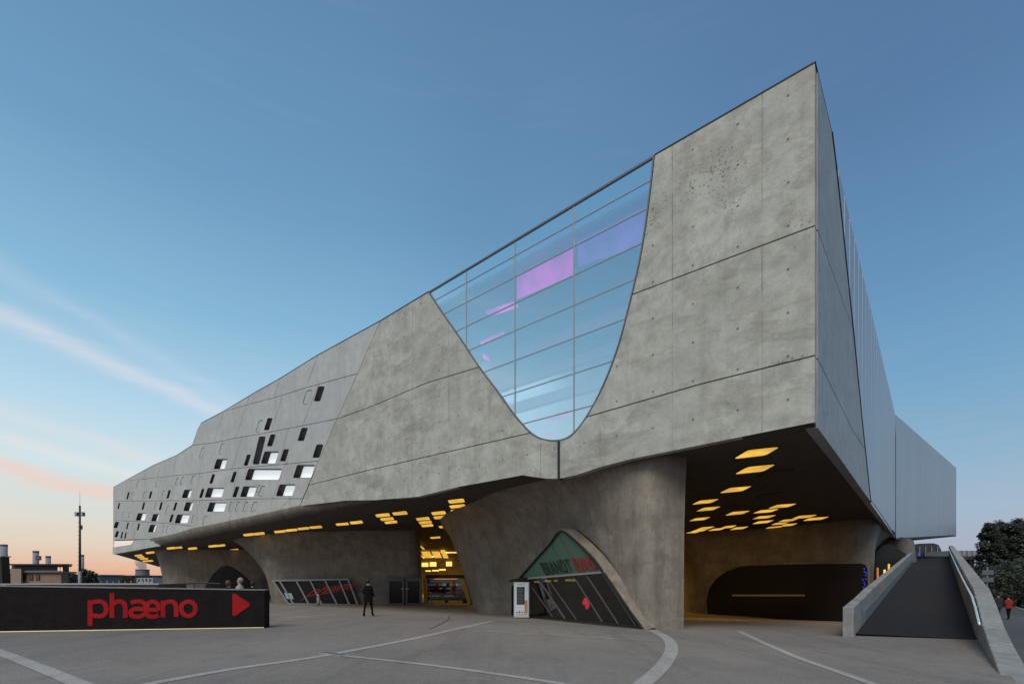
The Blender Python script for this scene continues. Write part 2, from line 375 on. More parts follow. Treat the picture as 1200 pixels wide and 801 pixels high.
# ------------------------------------------------------------------ ground
def grid_ground():
    ys = [-25+i*1.0 for i in range(30)]+[5+i*.5 for i in range(80)]+[45+i*2.5 for i in range(30)]
    K = 90; vs = []; fs = []
    for Y in ys:
        xr = xright(Y)+.2
        for k in range(K+1):
            X = -95+(xr+95)*(1-(1-k/K)**1.6); vs.append((X, Y, gz(X, Y)))
    for j in range(len(ys)-1):
        for k in range(K):
            a = j*(K+1)+k; fs.append((a, a+1, a+K+2, a+K+1))
    me = mesh(vs, fs, True, False); return me
o = link('plaza_paving', grid_ground(), M_PLAZA, kind='structure')
mb = MB(); mb.add([(-4500, -60, -1.5), (4500, -60, -1.5), (4500, 6000, -1.5), (-4500, 6000, -1.5)], [(0, 1, 2, 3)])
o = link('ground', mesh(mb.v, mb.f, fix=False), M_EARTH, kind='structure')
vs = []; fs = []
for i in range(40):
    Y = -25+i*3.0; x = xright(Y)+.1; vs += [(x, Y, -.95), (x+6.5, Y, -.95)]
for i in range(39): fs.append((2*i, 2*i+1, 2*i+3, 2*i+2))
link('street_pavement', mesh(vs, fs, fix=False), M_PAVE, kind='structure')
vs = []; fs = []
for i in range(40):
    Y = -25+i*3.0; x = xright(Y)+6.6; vs += [(x, Y, -1.07), (x+60, Y, -1.07)]
for i in range(39): fs.append((2*i, 2*i+1, 2*i+3, 2*i+2))
link('road', mesh(vs, fs, fix=False), M_ROAD, kind='structure')
vs = []; 
mb = MB()
for i in range(60):
    Y = -25+i*2.0; x = xright(Y)+6.5; x2 = xright(Y+2)+6.5
    mb.add([(x, Y, -1.1), (x+.15, Y, -1.1), (x+.15, Y, -.94), (x, Y, -.94), (x2, Y+2, -1.1), (x2+.15, Y+2, -1.1), (x2+.15, Y+2, -.94), (x2, Y+2, -.94)],
           [(0, 1, 2, 3), (4, 7, 6, 5), (3, 2, 6, 7), (1, 5, 6, 2), (0, 3, 7, 4)])
link('kerb', mb.me(), M_LINE, kind='structure')

def cr(pts, n=10, closed=False):
    out = []; m = len(pts); rng = range(m if closed else m-1)
    for i in rng:
        if closed: p0, p1, p2, p3 = [Vector(pts[(i+k) % m]) for k in (-1, 0, 1, 2)]
        else:
            p1, p2 = Vector(pts[i]), Vector(pts[i+1]); p0 = Vector(pts[i-1]) if i else p1*2-p2; p3 = Vector(pts[i+2]) if i+2 < m else p2*2-p1
        for j in range(n):
            t = j/n; out.append(.5*((2*p1)+(p2-p0)*t+(2*p0-5*p1+4*p2-p3)*t*t+(3*p1-p0-3*p2+p3)*t**3))
    if not closed: out.append(Vector(pts[-1]))
    return out
def stripe(pxs, w, seg=14):
    pts = [gat(*p) for p in pxs]; pts = cr([p.xy.to_tuple() for p in pts], seg); vs = []; fs = []
    for i, p in enumerate(pts):
        d = (pts[min(i+1, len(pts)-1)]-pts[max(i-1, 0)]).normalized(); n = Vector((-d.y, d.x))
        for s in (-1, 1):
            q = p+n*s*w/2; vs.append((q.x, q.y, gz(q.x, q.y)+.008))
    for i in range(len(pts)-1): fs.append((2*i, 2*i+1, 2*i+3, 2*i+2))
    return link('pale_inlay_strip', mesh(vs, fs, fix=False), M_LINE, kind='structure')
stripe([(-60, 745), (0, 764), (110, 808), (150, 830)], .26)
stripe([(130, 809), (270, 784), (390, 766), (520, 740), (578, 727)], .24)
stripe([(395, 767), (520, 781), (660, 801), (760, 818)], .16)
stripe([(764, 738), (782, 748), (787, 760), (778, 778), (752, 802), (700, 840)], .30)
stripe([(545, 738), (650, 744), (772, 751)], .10)
stripe([(866, 739), (893, 752), (935, 770), (980, 786), (1030, 804), (1080, 826)], .17)
stripe([(300, 726), (370, 721), (440, 718)], .16)
o = stripe([(527, 721), (524, 726), (516, 731), (503, 737)], .035); o.name = 'plaza_crack'; o.data.materials.clear(); o.data.materials.append(M_COPE)
p = gat(390, 766); gr = thing('drain_grate', 'small rectangular metal drain cover set in the pale strip of the plaza', 'drain cover', (p.x, p.y, p.z+.012), R(-35))
link('grate_frame', MB().box(-.42, .42, -.09, .09, -.01, .006).me(), M_MULL, gr)
for k in range(6): link('grate_bar', MB().box(-.34+k*.13, -.30+k*.13, -.07, .07, .006, .012).me(), M_COPE, gr)

# ------------------------------------------------------------------ the science centre
BLD = thing('science_centre', 'huge raised concrete building with a curved window, panelled left end and yellow lights below', 'building', (0, 0, 0))
def fpart(name, me, m, mw=FA.mw, parent=None, label=None): return link(name, me, m, parent or BLD, mw, label)

CURVE = [(502, 342), (515, 362), (540, 398), (561, 430), (585, 462), (603, 487), (621, 507), (636, 515), (654, 516.5), (670, 510), (688, 488),
         (708, 450), (725, 405), (741, 345), (752, 295), (760, 242), (767, 182)]
J0 = [(445.6, 376), (419, 437.4), (395, 490.4), (373.4, 539.8), (362, 568), (351.5, 592.8)]
ROOF = [(445.6, 376), (372.4, 416), (328, 443.4), (300, 459), (261.5, 482), (236, 495.4), (231.5, 504), (225.4, 521.4), (206.8, 533.4), (180, 544.8), (150, 561), (132.6, 570.8)]
BOT = [(655.5, 561), (640, 561), (612, 557), (585, 562), (540, 570), (490, 582), (440, 586), (405, 586.5), (351.5, 592.8)]
PB = [(351.5, 592.8), (320, 600), (252, 614.5), (226, 619.5), (205, 626), (180, 631), (132.6, 632.5)]
def curve_mid(i0, i1):
    pts = cr(CURVE[i0:i1+1], 4); return [tuple(p) for p in pts]
J1L = [(395, 490.4), (430, 478), (500, 448.4), (561, 430)]
J2L = [(362, 568), (430, 551), (500, 534.7), (560, 521), (621, 507)]
main_polys = [
    [(445.6, 376), (502, 342)]+curve_mid(0, 3)[1:]+J1L[::-1][1:]+[(419, 437.4)],
    [(395, 490.4)]+J1L[1:]+curve_mid(3, 6)[1:]+J2L[::-1][1:]+[(373.4, 539.8)],
    [(362, 568)]+J2L[1:]+curve_mid(6, 8)[1:]+BOT,
    [(767, 182), (849, 134.7), (955.9, 73), (955.9, 264), (849, 304), (741, 345)]+curve_mid(13, 16)[1:-1],
    [(741, 345), (849, 304), (955.9, 264), (955.9, 416), (820, 450), (688, 488)]+curve_mid(10, 13)[1:-1],
    [(688, 488), (820, 450), (955.9, 416), (955.9, 495), (870, 512), (795, 527), (740, 538), (705, 547), (675, 557), (655.5, 561), (654, 516.5)]+curve_mid(8, 10)[1:-1]]
for k, pl in enumerate(main_polys):
    fpart('concrete_panel', plate(inset(FA.P(pl), .022), (), 0, .3), M_CON, label='large rough concrete wall panel' if k == 0 else None)
# ---- panelled left end
H1 = [(419, 437.4), (358.4, 454), (320.6, 466), (289.6, 473.8), (261.5, 482)]
H2 = [(395, 490.4), (354.5, 498.4), (300, 509), (277, 512.8), (251, 518.4), (225.4, 521.6)]
H3 = [(373.4, 539.8), (326, 544.2), (277, 548.4), (233.8, 554.4), (201.7, 557.2), (168.5, 560.8), (146, 563)]
H4 = [(354.5, 583.8), (300, 584), (233, 586), (132.6, 586.7)]
H5 = [(226, 616), (192, 612.5), (132.6, 609)]
rows = [
 (ROOF[:5], H1, [((372.4, 416), (358.4, 454)), ((328, 443.4), (321, 465.8)), ((292, 464), (289.6, 473.8))]),
 (H1+[(258, 484)]+ROOF[5:8], H2, [((373.4, 450), (354.5, 498.4)), ((331.4, 462.6), (318, 505.5)), ((289, 474), (277, 512.8)), ((261.3, 482.1), (251, 518.4))]),
 (H2+ROOF[8:11]+[(146, 563)], H3, [((338.3, 501.6), (326.3, 544.2)), ((284, 511.6), (271.6, 549)), ((241, 519.3), (233.8, 554.4)), ((206.8, 533.4), (201.7, 557.2)), ((188.9, 541), (184.7, 559)), ((171, 550), (168.5, 560.8))]),
 (H3+[(146, 563), (132.6, 570.8)], H4, [((334, 543.5), (319.5, 584)), ((280, 548.2), (271, 584.9)), ((234, 554.4), (229.5, 586)), ((206.8, 556.8), (200.8, 586.1)), ((189, 558.6), (183.8, 586.2)), ((170, 560.6), (166.4, 586.3)), ((154, 562.2), (151, 586.5)), ]),
 (H4, PB[:4]+H5, [((339, 583.9), (325.4, 598.8)), ((275.7, 584.8), (268, 611)), ((234, 586), (228, 619)), ((194.9, 586.2), (192.4, 612.5)), ((158, 586.5), (155.5, 610.4)), ]),
 (H5, PB[3:], [((192.4, 612.5), (188, 629.5)), ((155.5, 610.4), (154, 632)), ]),
]
def sub(line, xa, xb):               # part of a polyline (x falling) between two x values
    def y(x):
        for p, q in zip(line, line[1:]):
            if q[0] <= x <= p[0]:
                return p[1]+(q[1]-p[1])*(p[0]-x)/max(1e-6, p[0]-q[0])
        return line[0][1] if x > line[0][0] else line[-1][1]
    return [(xa, y(xa))]+[p for p in line if xb+.3 < p[0] < xa-.3]+[(xb, y(xb))]
cells = []
for top, bot, seps in rows:
    seps = [(top[0], bot[0])]+seps+[(top[-1], bot[-1])]
    for (t0, b0), (t1, b1) in zip(seps, seps[1:]):
        tp = sub(top, t0[0], t1[0]); bp = sub(bot, b0[0], b1[0])
        cells.append(inset(FA.P(tp+bp[::-1]), .019))
c1 = lambda a, b, c, d: (120+a/3.34, 440+b/3.34, 120+c/3.34, 440+d/3.34)
c2 = lambda a, b, c, d: (300+a/3.34, 420+b/3.34, 300+c/3.34, 420+d/3.34)
WIN = [c1(*q) for q in [(587, 237, 640, 347), (552, 308, 582, 352), (435, 325, 490, 365), (418, 385, 442, 422), (500, 375, 527, 417), (310, 445, 352, 478), (378, 442, 400, 478),
        (400, 438, 478, 476), (508, 433, 537, 475), (538, 432, 605, 474), (93, 455, 107, 483), (180, 452, 196, 480), (250, 447, 268, 480), (58, 497, 70, 521), (153, 495, 168, 524),
        (220, 494, 237, 525), (276, 495, 294, 527), (316, 494, 358, 529), (408, 495, 487, 532), (130, 537, 174, 566), (190, 540, 224, 569), (260, 542, 280, 573), (282, 542, 343, 577),
        (43, 571, 66, 595), (92, 574, 104, 600), (134, 577, 148, 604), (178, 582, 213, 612), (47, 607, 66, 631), (70, 610, 82, 636), (85, 612, 96, 637)]] + \
      [c2(*q) for q in [(225, 108, 270, 167), (30, 232, 66, 280), (42, 296, 78, 343), (18, 362, 90, 411), (162, 270, 204, 322), (92, 354, 129, 402), (220, 335, 265, 388),
        (144, 415, 232, 467), (77, 491, 156, 538), (-44, 430, 103, 475)]]
NICHE = [c1(*q) for q in [(378, 280, 402, 322), (453, 264, 482, 308), (598, 173, 630, 222), (130, 412, 146, 442), (206, 405, 224, 436), (284, 398, 300, 428), (302, 395, 322, 426),
        (343, 390, 364, 424), (107, 455, 128, 485), (150, 453, 172, 482), (230, 448, 246, 480), (50, 533, 60, 557), (76, 533, 86, 557), (100, 533, 112, 557), (201, 495, 216, 525),
        (242, 492, 262, 525), (492, 492, 512, 532), (517, 492, 540, 532), (547, 492, 572, 532), (578, 492, 610, 532), (608, 430, 640, 472), (347, 545, 362, 577), (390, 547, 412, 583),
        (230, 587, 243, 617), (247, 587, 260, 617), (122, 610, 134, 640)]]+[c2(*q) for q in [(180, 122, 222, 180), (0, 238, 26, 285), (0, 495, 30, 538)]]
def rquad(q, plane, shear=.32, rr=.15):
    x0, y0, x1, y1 = q; h = (y1-y0); s = min(h*shear, (x1-x0)*.5)
    cs = plane.P([(x0, y1), (x1-s, y1), (x1, y0), (x0+s, y0)])
    out = []
    w = min((Vector(cs[1])-Vector(cs[0])).length, (Vector(cs[3])-Vector(cs[0])).length)*rr
    for i in range(4):
        p = Vector(cs[i]); a = (Vector(cs[i-1])-p).normalized(); b = (Vector(cs[(i+1) % 4])-p).normalized()
        for t in (0, .5, 1):
            out.append(tuple(p+a*w*(1-t)**2+b*w*t**2))
    return out
def inside(p, poly):
    r = False
    for i in range(len(poly)):
        a, b = poly[i], poly[i-1]
        if (a[1] > p[1]) != (b[1] > p[1]) and p[0] < (b[0]-a[0])*(p[1]-a[1])/(b[1]-a[1])+a[0]: r = not r
    return r
holes = [[] for _ in cells]; placed = []
def fit(loop, host=None):
    c = Vector((sum(p[0] for p in loop)/len(loop), sum(p[1] for p in loop)/len(loop)))
    best = None
    for k, cell in enumerate(cells):
        n = sum(inside(p, cell) for p in loop)+(3 if inside(c, cell) else 0)
        if best is None or n > best[0]: best = (n, k)
    k = best[1]; cell = cells[k]; cc = Vector((sum(p[0] for p in cell)/len(cell), sum(p[1] for p in cell)/len(cell)))
    lim = inset(cell, .025)
    def ok(lp):
        if not all(inside(p, lim) for p in lp): return False
        mid = [((a[0]+b[0])/2, (a[1]+b[1])/2) for a, b in zip(lp, lp[1:]+lp[:1])]
        if not all(inside(p, lim) for p in mid): return False
        for h in holes[k]:
            grown = inset(h, -.035)
            if any(inside(p, grown) for p in lp) or any(inside(p, lp) for p in grown): return False
        return True
    for it in range(60):
        if ok(loop): holes[k].append(loop); return loop, k
        best = None
        for r in (.05, .1, .2, .35, .5) if it < 3 else (.05, .12, .25):
            for a in range(12):
                dx, dz_ = r*math.cos(a*math.pi/6), r*math.sin(a*math.pi/6)
                lp = [(p[0]+dx, p[1]+dz_) for p in loop]
                if ok(lp): best = lp; break
            if best: break
        if best: holes[k].append(best); return best, k
        c = Vector((sum(p[0] for p in loop)/len(loop), sum(p[1] for p in loop)/len(loop)))
        loop = [tuple(c+(Vector(p)-c)*.95+(cc-c)*.012) for p in loop]
        if it > 22: break
    return None, k
miss = 0
wins = []; niches = []
for q in WIN:
    lp, k = fit(rquad(q, FA))
    if lp: wins.append(lp)
    else: miss += 1
for q in NICHE:
    lp, k = fit(rquad(q, FA, .32, .3))
    if lp: niches.append(lp)
    else: miss += 1
print('windows/niches not fitted:', miss)
for k, cell in enumerate(cells):
    fpart('facade_panel', plate(cell, holes[k], 0, .25), M_PAN)
def tube_loop(loop, y0, y1, t):
    inner = inset(loop, t); outer = loop if area2(loop) > 0 else loop[::-1]
    outer = clean(outer)
    n = min(len(inner), len(outer)); vs = []; fs = []
    for l, y in ((outer, y0), (inner, y0), (inner, y1), (outer, y1)): vs += [(p[0], y, p[1]) for p in l[:n]]
    for r in range(4):
        for i in range(n): fs.append((r*n+i, r*n+(i+1) % n, ((r+1) % 4)*n+(i+1) % n, ((r+1) % 4)*n+i))
    return mesh(vs, fs)
for lp in wins:
    wo_ = fpart('window', tube_loop(lp, .015, .62, .03), M_LIN)
    link('pane', plate(inset(lp, .032), (), .46, .49), M_BLIND, wo_)
for lp in niches:
    fpart('blind_window', plate(inset(lp, .05), (), .018, .25), M_PAN)
# coping along the roofline
rl = [(955.9, 73), (767, 182), (502, 342)]+ROOF
rp = FA.P(rl); mb = MB()
for i_, (p, q) in enumerate(zip(rp, rp[1:])): mb.beam((p[0], .16 if i_ != 1 else .05, p[1]+.022), (q[0], .16 if i_ != 1 else .05, q[1]+.022), .33 if i_ != 1 else .07, .04 if i_ != 1 else .03, (0, 1, 0) if abs(p[0]-q[0]) < .3 else (0, 0, 1))
fpart('roof_coping', mb.me(), M_COPE)
# rounded lower edge of the panelled end
def zbot(px):
    line = BOT[5:]+PB[1:]
    for p, q in zip(line, line[1:]):
        if q[0] <= px <= p[0]: return p[1]+(q[1]-p[1])*(p[0]-px)/(p[0]-q[0])
    return line[0][1] if px > line[0][0] else line[-1][1]
vs = []; fs = []; K = 12; cols = 0
for i in range(70):
    px = 478-(478-176)*i/69
    x, z = FA.at(px, zbot(px)-1.0 if px < 352 else zbot(px)-1.5); Yw = (FA.mw @ Vector((x, 0, 0))).y
    rr = .03+1.2*smoothstep(478, 372, px); zt = z; back = .02+.25*smoothstep(352, 375, px)
    zb = sofz(Yw)-.0
    if px < 352: back = .0-.03
    for k in range(K):
        a = math.pi/2*k/(K-1); bulge = math.sin(a)
        vs.append((x, back+rr*(1-math.cos(a)), zt-(zt-zb)*bulge))
    cols += 1
for i in range(cols-1):
    for k in range(K-1): fs.append((i*K+k, i*K+k+1, (i+1)*K+k+1, (i+1)*K+k))
fpart('rounded_soffit_edge', mesh(vs, fs, True), M_CONE)
# far left box end with a strip window above
fpart('end_box', plate(FA.P([(132.6, 641), (152, 638), (181, 636), (184, 640), (132.6, 649)]), (), -.05, .4), M_PAN)
fpart('facade_panel', plate(FA.P([(157, 632.4), (179, 630.8), (180, 636), (153, 638)]), (), .04, .3), M_PAN)
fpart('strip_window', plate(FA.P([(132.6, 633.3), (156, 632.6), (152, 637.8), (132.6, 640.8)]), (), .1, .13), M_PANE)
# vertical joint under the curved window
x0, z0 = FA.at(654.8, 517); x1, z1 = FA.at(655.5, 561)
fpart('expansion_joint', MB().box(x0-.06, x0+.06, -.006, .2, z1-.02, z0).me(), M_COPE)
# ---- curved window
CO = FA.P([(p[0], p[1]) for p in cr(CURVE, 4)], 0)
if area2(CO) < 0: CO = CO[::-1]
frame_l = inset(CO, .055)
n = len(clean(CO)); co2 = clean(CO)
vs = []; fs = []
for l, y in ((co2, -.012), (frame_l, -.012), (frame_l, .075), (co2, .075)): vs += [(p[0], y, p[1]) for p in l]
m_ = len(frame_l)
for r in range(4):
    for i in range(m_): fs.append((r*m_+i, r*m_+(i+1) % m_, ((r+1) % 4)*m_+(i+1) % m_, ((r+1) % 4)*m_+i))
WF = fpart('curved_window_frame', mesh(vs, fs), mat('bronze_grey_frame', (.14, .145, .15), .5, .3))
topz = max(p[1] for p in CO)
xs = [-99]+[FA.at(p, 400)[0] for p in (546, 603, 672)]+[99]
zs = [0, 8.15, 9.55, 10.9, 12.15, 13.3, 14.4, 15.3, 99]
for i in range(4):
    for j in range(8):
        pl = list(frame_l)
        for (a, b, c) in ((1, 0, xs[i+1]-.025), (-1, 0, -xs[i]-.025), (0, 1, zs[j+1]-.025), (0, -1, -zs[j]-.025)):
            pl = clip(pl, a, b, c)
            if len(pl) < 3: break
        if len(pl) < 3 or abs(area2(pl)) < .03: continue
        link('glass_pane', plate(pl, (), .03, .05), M_CLEAR if j == 7 else M_GLASS, WF)
def chord(loop, axis, v):
    r = []
    for p, q in zip(loop, loop[1:]+loop[:1]):
        if (p[axis]-v)*(q[axis]-v) < 0:
            t = (v-p[axis])/(q[axis]-p[axis]); r.append(p[1-axis]+(q[1-axis]-p[1-axis])*t)
    return (min(r), max(r)) if len(r) > 1 else None
for x in xs[1:-1]:
    c = chord(frame_l, 0, x); link('mullion', MB().box(x-.022, x+.022, .012, .085, c[0], c[1]-.01).me(), M_MULL, WF)
for z in zs[1:-1]:
    c = chord(frame_l, 1, z); link('transom', MB().box(c[0], c[1], .016, .08, z-.016, z+.016).me(), M_MULL, WF)
# lit exhibits inside the hall, seen through the curved window
def hall(name, px, dep, th, m): fpart(name, plate(FA.P(px, dep), (), dep, dep+th), m)
hall('stage_light_panel', [(606, 350), (672, 321), (672, 290), (606, 322)], .55, .05, M_PINK)
hall('stage_light_panel', [(678, 312), (770, 280), (764, 240), (676, 272)], .7, .05, M_VIOL)
hall('hall_light_strip', [(572, 371), (607, 359), (603, 353), (568, 364)], .5, .05, M_PINK)
hall('hall_light_strip', [(563, 403), (590, 391), (590, 388), (563, 400)], .5, .05, M_PINK)
hall('hall_light_strip', [(566, 420), (574, 424), (574, 419), (566, 414)], .5, .05, M_PINK)
hall('hall_light_strip', [(640, 494), (668, 486), (668, 483.5), (642, 491)], .5, .05, M_PINK)
hall('hall_light_strip', [(638, 510), (650, 511), (648, 508), (640, 508)], .5, .05, M_PINK)
for k, (zz, dd) in enumerate([(9.9, 2.6), (11.6, 3.4), (12.7, 3.0)]):     # roof girders behind the glass
    a = FA.at(480, 300, dd)[0]; b = FA.at(780, 300, dd)[0]
    fpart('roof_girder', MB().box(a, b, dd, dd+.3, zz, zz+.45).me(), M_WHITE)
bx0 = FA.at(470, 400, 9)[0]; bx1 = FA.at(800, 400, 9)[0]
fpart('hall_back_wall', MB().box(bx0-6, bx1, 9, 9.2, 7.05, 15.0).me(), M_WHITE)
hl_ = bpy.data.lights.new('hall_fill_light', 'AREA'); hl_.energy = 520; hl_.size = 7; hl_.color = (.72, .9, 1)  # unseen lamp added to brighten the hall behind the glass
hlo = bpy.data.objects.new('hall_fill_light', hl_); COL.objects.link(hlo); hlo.parent = BLD; hlo.matrix_local = FA.mw @ Matrix.Translation(((bx0+bx1)/2, 5, 14.8))
# ---- right-hand face
SEAM = [(975, 155), (980.5, 200), (987, 262), (994, 330), (1000, 387), (1010, 490), (1020.5, 588)]
side = [[(957.2, 76), (975, 155), (980.5, 200), (987, 262), (994, 330), (999.5, 385), (978, 325), (957.2, 266)],
        [(957.2, 266), (978, 325), (999.5, 385), (1005, 440), (1014.5, 527), (1000, 505), (957.2, 418)],
        [(957.2, 418), (1000, 505), (1014.5, 527), (1020.5, 588), (985, 538), (957.2, 500)]]
def clampx(pl, lo=.31):
    return [(max(p[0], lo), p[1]) for p in pl]
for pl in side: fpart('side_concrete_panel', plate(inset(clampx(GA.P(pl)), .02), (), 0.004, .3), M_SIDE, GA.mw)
e0 = GA.at(955.9, 73); e1 = GA.at(1020.5, 588)
seamp = GA.P(SEAM); ccx = (C-A).dot(GV)
ctop = 16.5; cbot = sofz(43.4)-.12
cl = seamp+[(ccx+.05, cbot), (ccx+.05, ctop), (seamp[0][0]+.02, seamp[0][1])]
fpart('metal_cladding', plate(inset(clean(cl), .01), (), .05, .3), M_CLAD, GA.mw)
mb = MB()
for p, q in zip(seamp, seamp[1:]): mb.beam((p[0], .02, p[1]), (q[0], .02, q[1]), .09, .09, (0, 1, 0))
fpart('facade_seam', mb.me(), M_COPE, GA.mw)
mb = MB(); tp = [(0.02, FA.at(955.9, 73)[1]), seamp[0]]
mb.beam((tp[0][0], .165, tp[0][1]+.02), (tp[1][0], .165, tp[1][1]+.02), .33, .04)
fpart('roof_coping', mb.me(), M_COPE, GA.mw)
# projecting wing behind the ramp
zC0, zC1, zD0, zD1 = cbot, ctop, 6.85, 14.45
D2 = Vector((50, 70, 0)); C2 = Vector((40, 66, 0))
wv = [(C.x, C.y, zC0), (D.x, D.y, zD0), (D2.x, D2.y, zD0), (C2.x, C2.y, zC0), (C.x, C.y, zC1), (D.x, D.y, zD1), (D2.x, D2.y, zD1), (C2.x, C2.y, zC1)]
WX = (D-C).normalized(); WY = Vector((-WX.y, WX.x, 0)); WP = Plane(C, WX, WY)
def loc(pl, v): v = Vector(v)-pl.o; return (v.dot(pl.x), v.dot(pl.y), v.dot(pl.z))
wl = [loc(WP, v) for v in wv]
fpart('projecting_wing', mesh(wl, [(4, 5, 6, 7), (0, 1, 5, 4), (1, 2, 6, 5), (2, 3, 7, 6), (3, 0, 4, 7)]), M_CLAD, WP.mw)
fpart('wing_soffit', mesh([(wl[i][0], wl[i][1], wl[i][2]-d) for d in (.02, .16) for i in range(4)], [(0, 1, 2, 3), (4, 7, 6, 5), (0, 4, 5, 1), (1, 5, 6, 2), (2, 6, 7, 3), (3, 7, 4, 0)]), M_COPE, WP.mw)
cll = clean(cl); x = 1.6
while x < ccx:
    c_ = [p[1]+(q[1]-p[1])*(x-p[0])/(q[0]-p[0]) for p, q in zip(cll, cll[1:]+cll[:1]) if (p[0]-x)*(q[0]-x) < 0]
    if len(c_) > 1 and max(c_)-min(c_) > .6: fpart('cladding_seam', MB().box(x-.008, x+.008, .04, .055, min(c_)+.05, max(c_)-.05).me(), M_CLADS, GA.mw)
    x += 1.55
wlen = (D-C).length; k = .8
while k < wlen-.3:
    u = k/wlen; fpart('cladding_seam', MB().box(k-.012, k+.012, -.006, .006, zC0+(zD0-zC0)*u+.03, zC1+(zD1-zC1)*u-.03).me(), M_CLADS, WP.mw); k += 1.55
# ---- roof, back walls
foot = [A, C, Vector((42, 70, 0)), Vector((55, 100, 0)), Vector((20, 150, 0)), Wc, B]
def wallquad(p, q, z0, z1, z0b=None, z1b=None, m=M_PAN, name='rear_wall'):
    z0b = z0 if z0b is None else z0b; z1b = z1 if z1b is None else z1b; d = (q-p).normalized(); nn = Vector((-d.y, d.x, 0))*(-.3 if name == 'end_wall' else .3)
    vs = [Vector((p.x, p.y, z0)), Vector((q.x, q.y, z0b)), Vector((q.x, q.y, z1b)), Vector((p.x, p.y, z1))]
    vs += [v+nn for v in vs]
    fpart(name, mesh(vs, [(0, 1, 2, 3), (7, 6, 5, 4), (0, 4, 5, 1), (1, 5, 6, 2), (2, 6, 7, 3), (3, 7, 4, 0)]), m, Matrix())
FAW = FA.at(132.6, 570.8)[1]
d_ = (Wc-B).normalized()
wallquad(B+d_*.45, Wc, 5.35, FAW-.01, name='end_wall')
for p, q in zip(foot[2:5], foot[3:6]): wallquad(q, p, 5.2, 15)
mb = []; 
ins = [p.copy() for p in foot]; cen = Vector((-5, 70, 0)); ins = [p+(cen-p).normalized()*.5 for p in ins]
qx = FA.at(238, 495)[0]; Q0 = FA.mw @ Vector((qx, .35, 0)); Q1 = FA.mw @ Vector((qx, 45, 0))
def slab(name, ps, z, m):
    n = len(ps); fpart(name, mesh([(p.x, p.y, z) for p in ps]+[(p.x, p.y, z-.2) for p in ps], [tuple(range(n)), tuple(range(2*n-1, n-1, -1))]+[(i, (i+1) % n, n+(i+1) % n, n+i) for i in range(n)]), m, Matrix())
slab('upper_roof', [ins[0], ins[1], ins[2], Q1, Q0], 15.25, M_PAN)
slab('lower_roof', [Q0-Vector((.05, 0, 0)), Q1, ins[2]+Vector((-.5, .5, 0)), ins[3], ins[4], ins[5], ins[6]], 13.6, M_PAN)
wallquad(Q0, Q1, 13.6, 15.2, name='roof_step')
fpart('hall_floor', mesh([(p.x, p.y, 7.0) for p in ins], [tuple(range(7))], fix=False), M_DARK, Matrix())
# ---- soffit sheet
def soffit():
    ft = [Vector((p.x, p.y)) for p in foot]; ft[0] = ft[0]+Vector((-.03, .06)); vs = list(ft); ed = []
    pts = []; 
    for i in range(len(ft)):
        a, b = ft[i], ft[(i+1) % len(ft)]; n = max(1, int((b-a).length/3))
        for k in range(n): pts.append(a+(b-a)*k/n)
    m = len(pts); ed = [(i, (i+1) % m) for i in range(m)]; pl = [tuple(p) for p in pts]
    for i in range(-45, 30):
        for j in range(5, 62):
            q = (i*2.5, j*2.5)
            if inside(q, pl): pts.append(Vector(q))
    r = delaunay_2d_cdt(pts, ed, [], 1, 1e-4)
    vs = [(v.x, v.y, sofz(v.y)) for v in r[0]]
    return mesh(vs, [tuple(f) for f in r[2]], True, False)
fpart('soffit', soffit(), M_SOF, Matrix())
# ---- cones: each leans from a small footprint out to a wide collar under the soffit
def cone(base, top, a=.35, pw=4.5, av=None, name='concrete_cone', m=M_CONE, n=5, lev=22, zb=None):
    Bs = cr(base, n, True); Ts = cr(top, n, True); As = [p.x for p in cr([(v, 0) for v in (av or [a]*len(base))], n, True)]
    vs = []; fs = []; N_ = len(Bs)
    for k in range(lev+1):
        h = (k/lev)
        for b, t, a in zip(Bs, Ts, As):
            w = a*h+(1-a)*h**pw
            x = b[0]+(t[0]-b[0])*w; y = b[1]+(t[1]-b[1])*w
            g0 = gz(b[0], b[1])-.15; z1 = sofz(y)+.03
            vs.append((x, y, g0+(z1-g0)*(1-(1-h)**1.15)))
    for k in range(lev):
        for i in range(N_): fs.append((k*N_+i, k*N_+(i+1) % N_, (k+1)*N_+(i+1) % N_, (k+1)*N_+i))
    me = mesh(vs, fs, True)
    return fpart(name, me, m, Matrix())
# front cone with the triangular window
a1 = gat(596, 719.5); a0 = Vector((4.65, 17.0, 0)); fd = (a1.xy-a0.xy)
fac = [tuple(a0.xy+fd*t) for t in (0, .2, .4, .6, .8, 1)]
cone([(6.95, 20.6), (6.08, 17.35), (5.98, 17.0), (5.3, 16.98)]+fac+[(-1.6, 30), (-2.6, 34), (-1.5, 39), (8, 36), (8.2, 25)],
     [(7.1, 20.7), (6.24, 17.45), (6.13, 17.08), (5.3, 16.9)]+[(4.3, 17.45), (3.1, 18.6), (1.9, 20.2), (.5, 21.9), (-.9, 23.9), (-2.1, 26.6)]+[(-3.9, 30), (-5.2, 35), (-4, 42), (9.2, 37), (8.7, 25.6)], .16, 3.6,
     [.16]*7+[.28, .45, .6, .7, .8, .6, .3, .2])
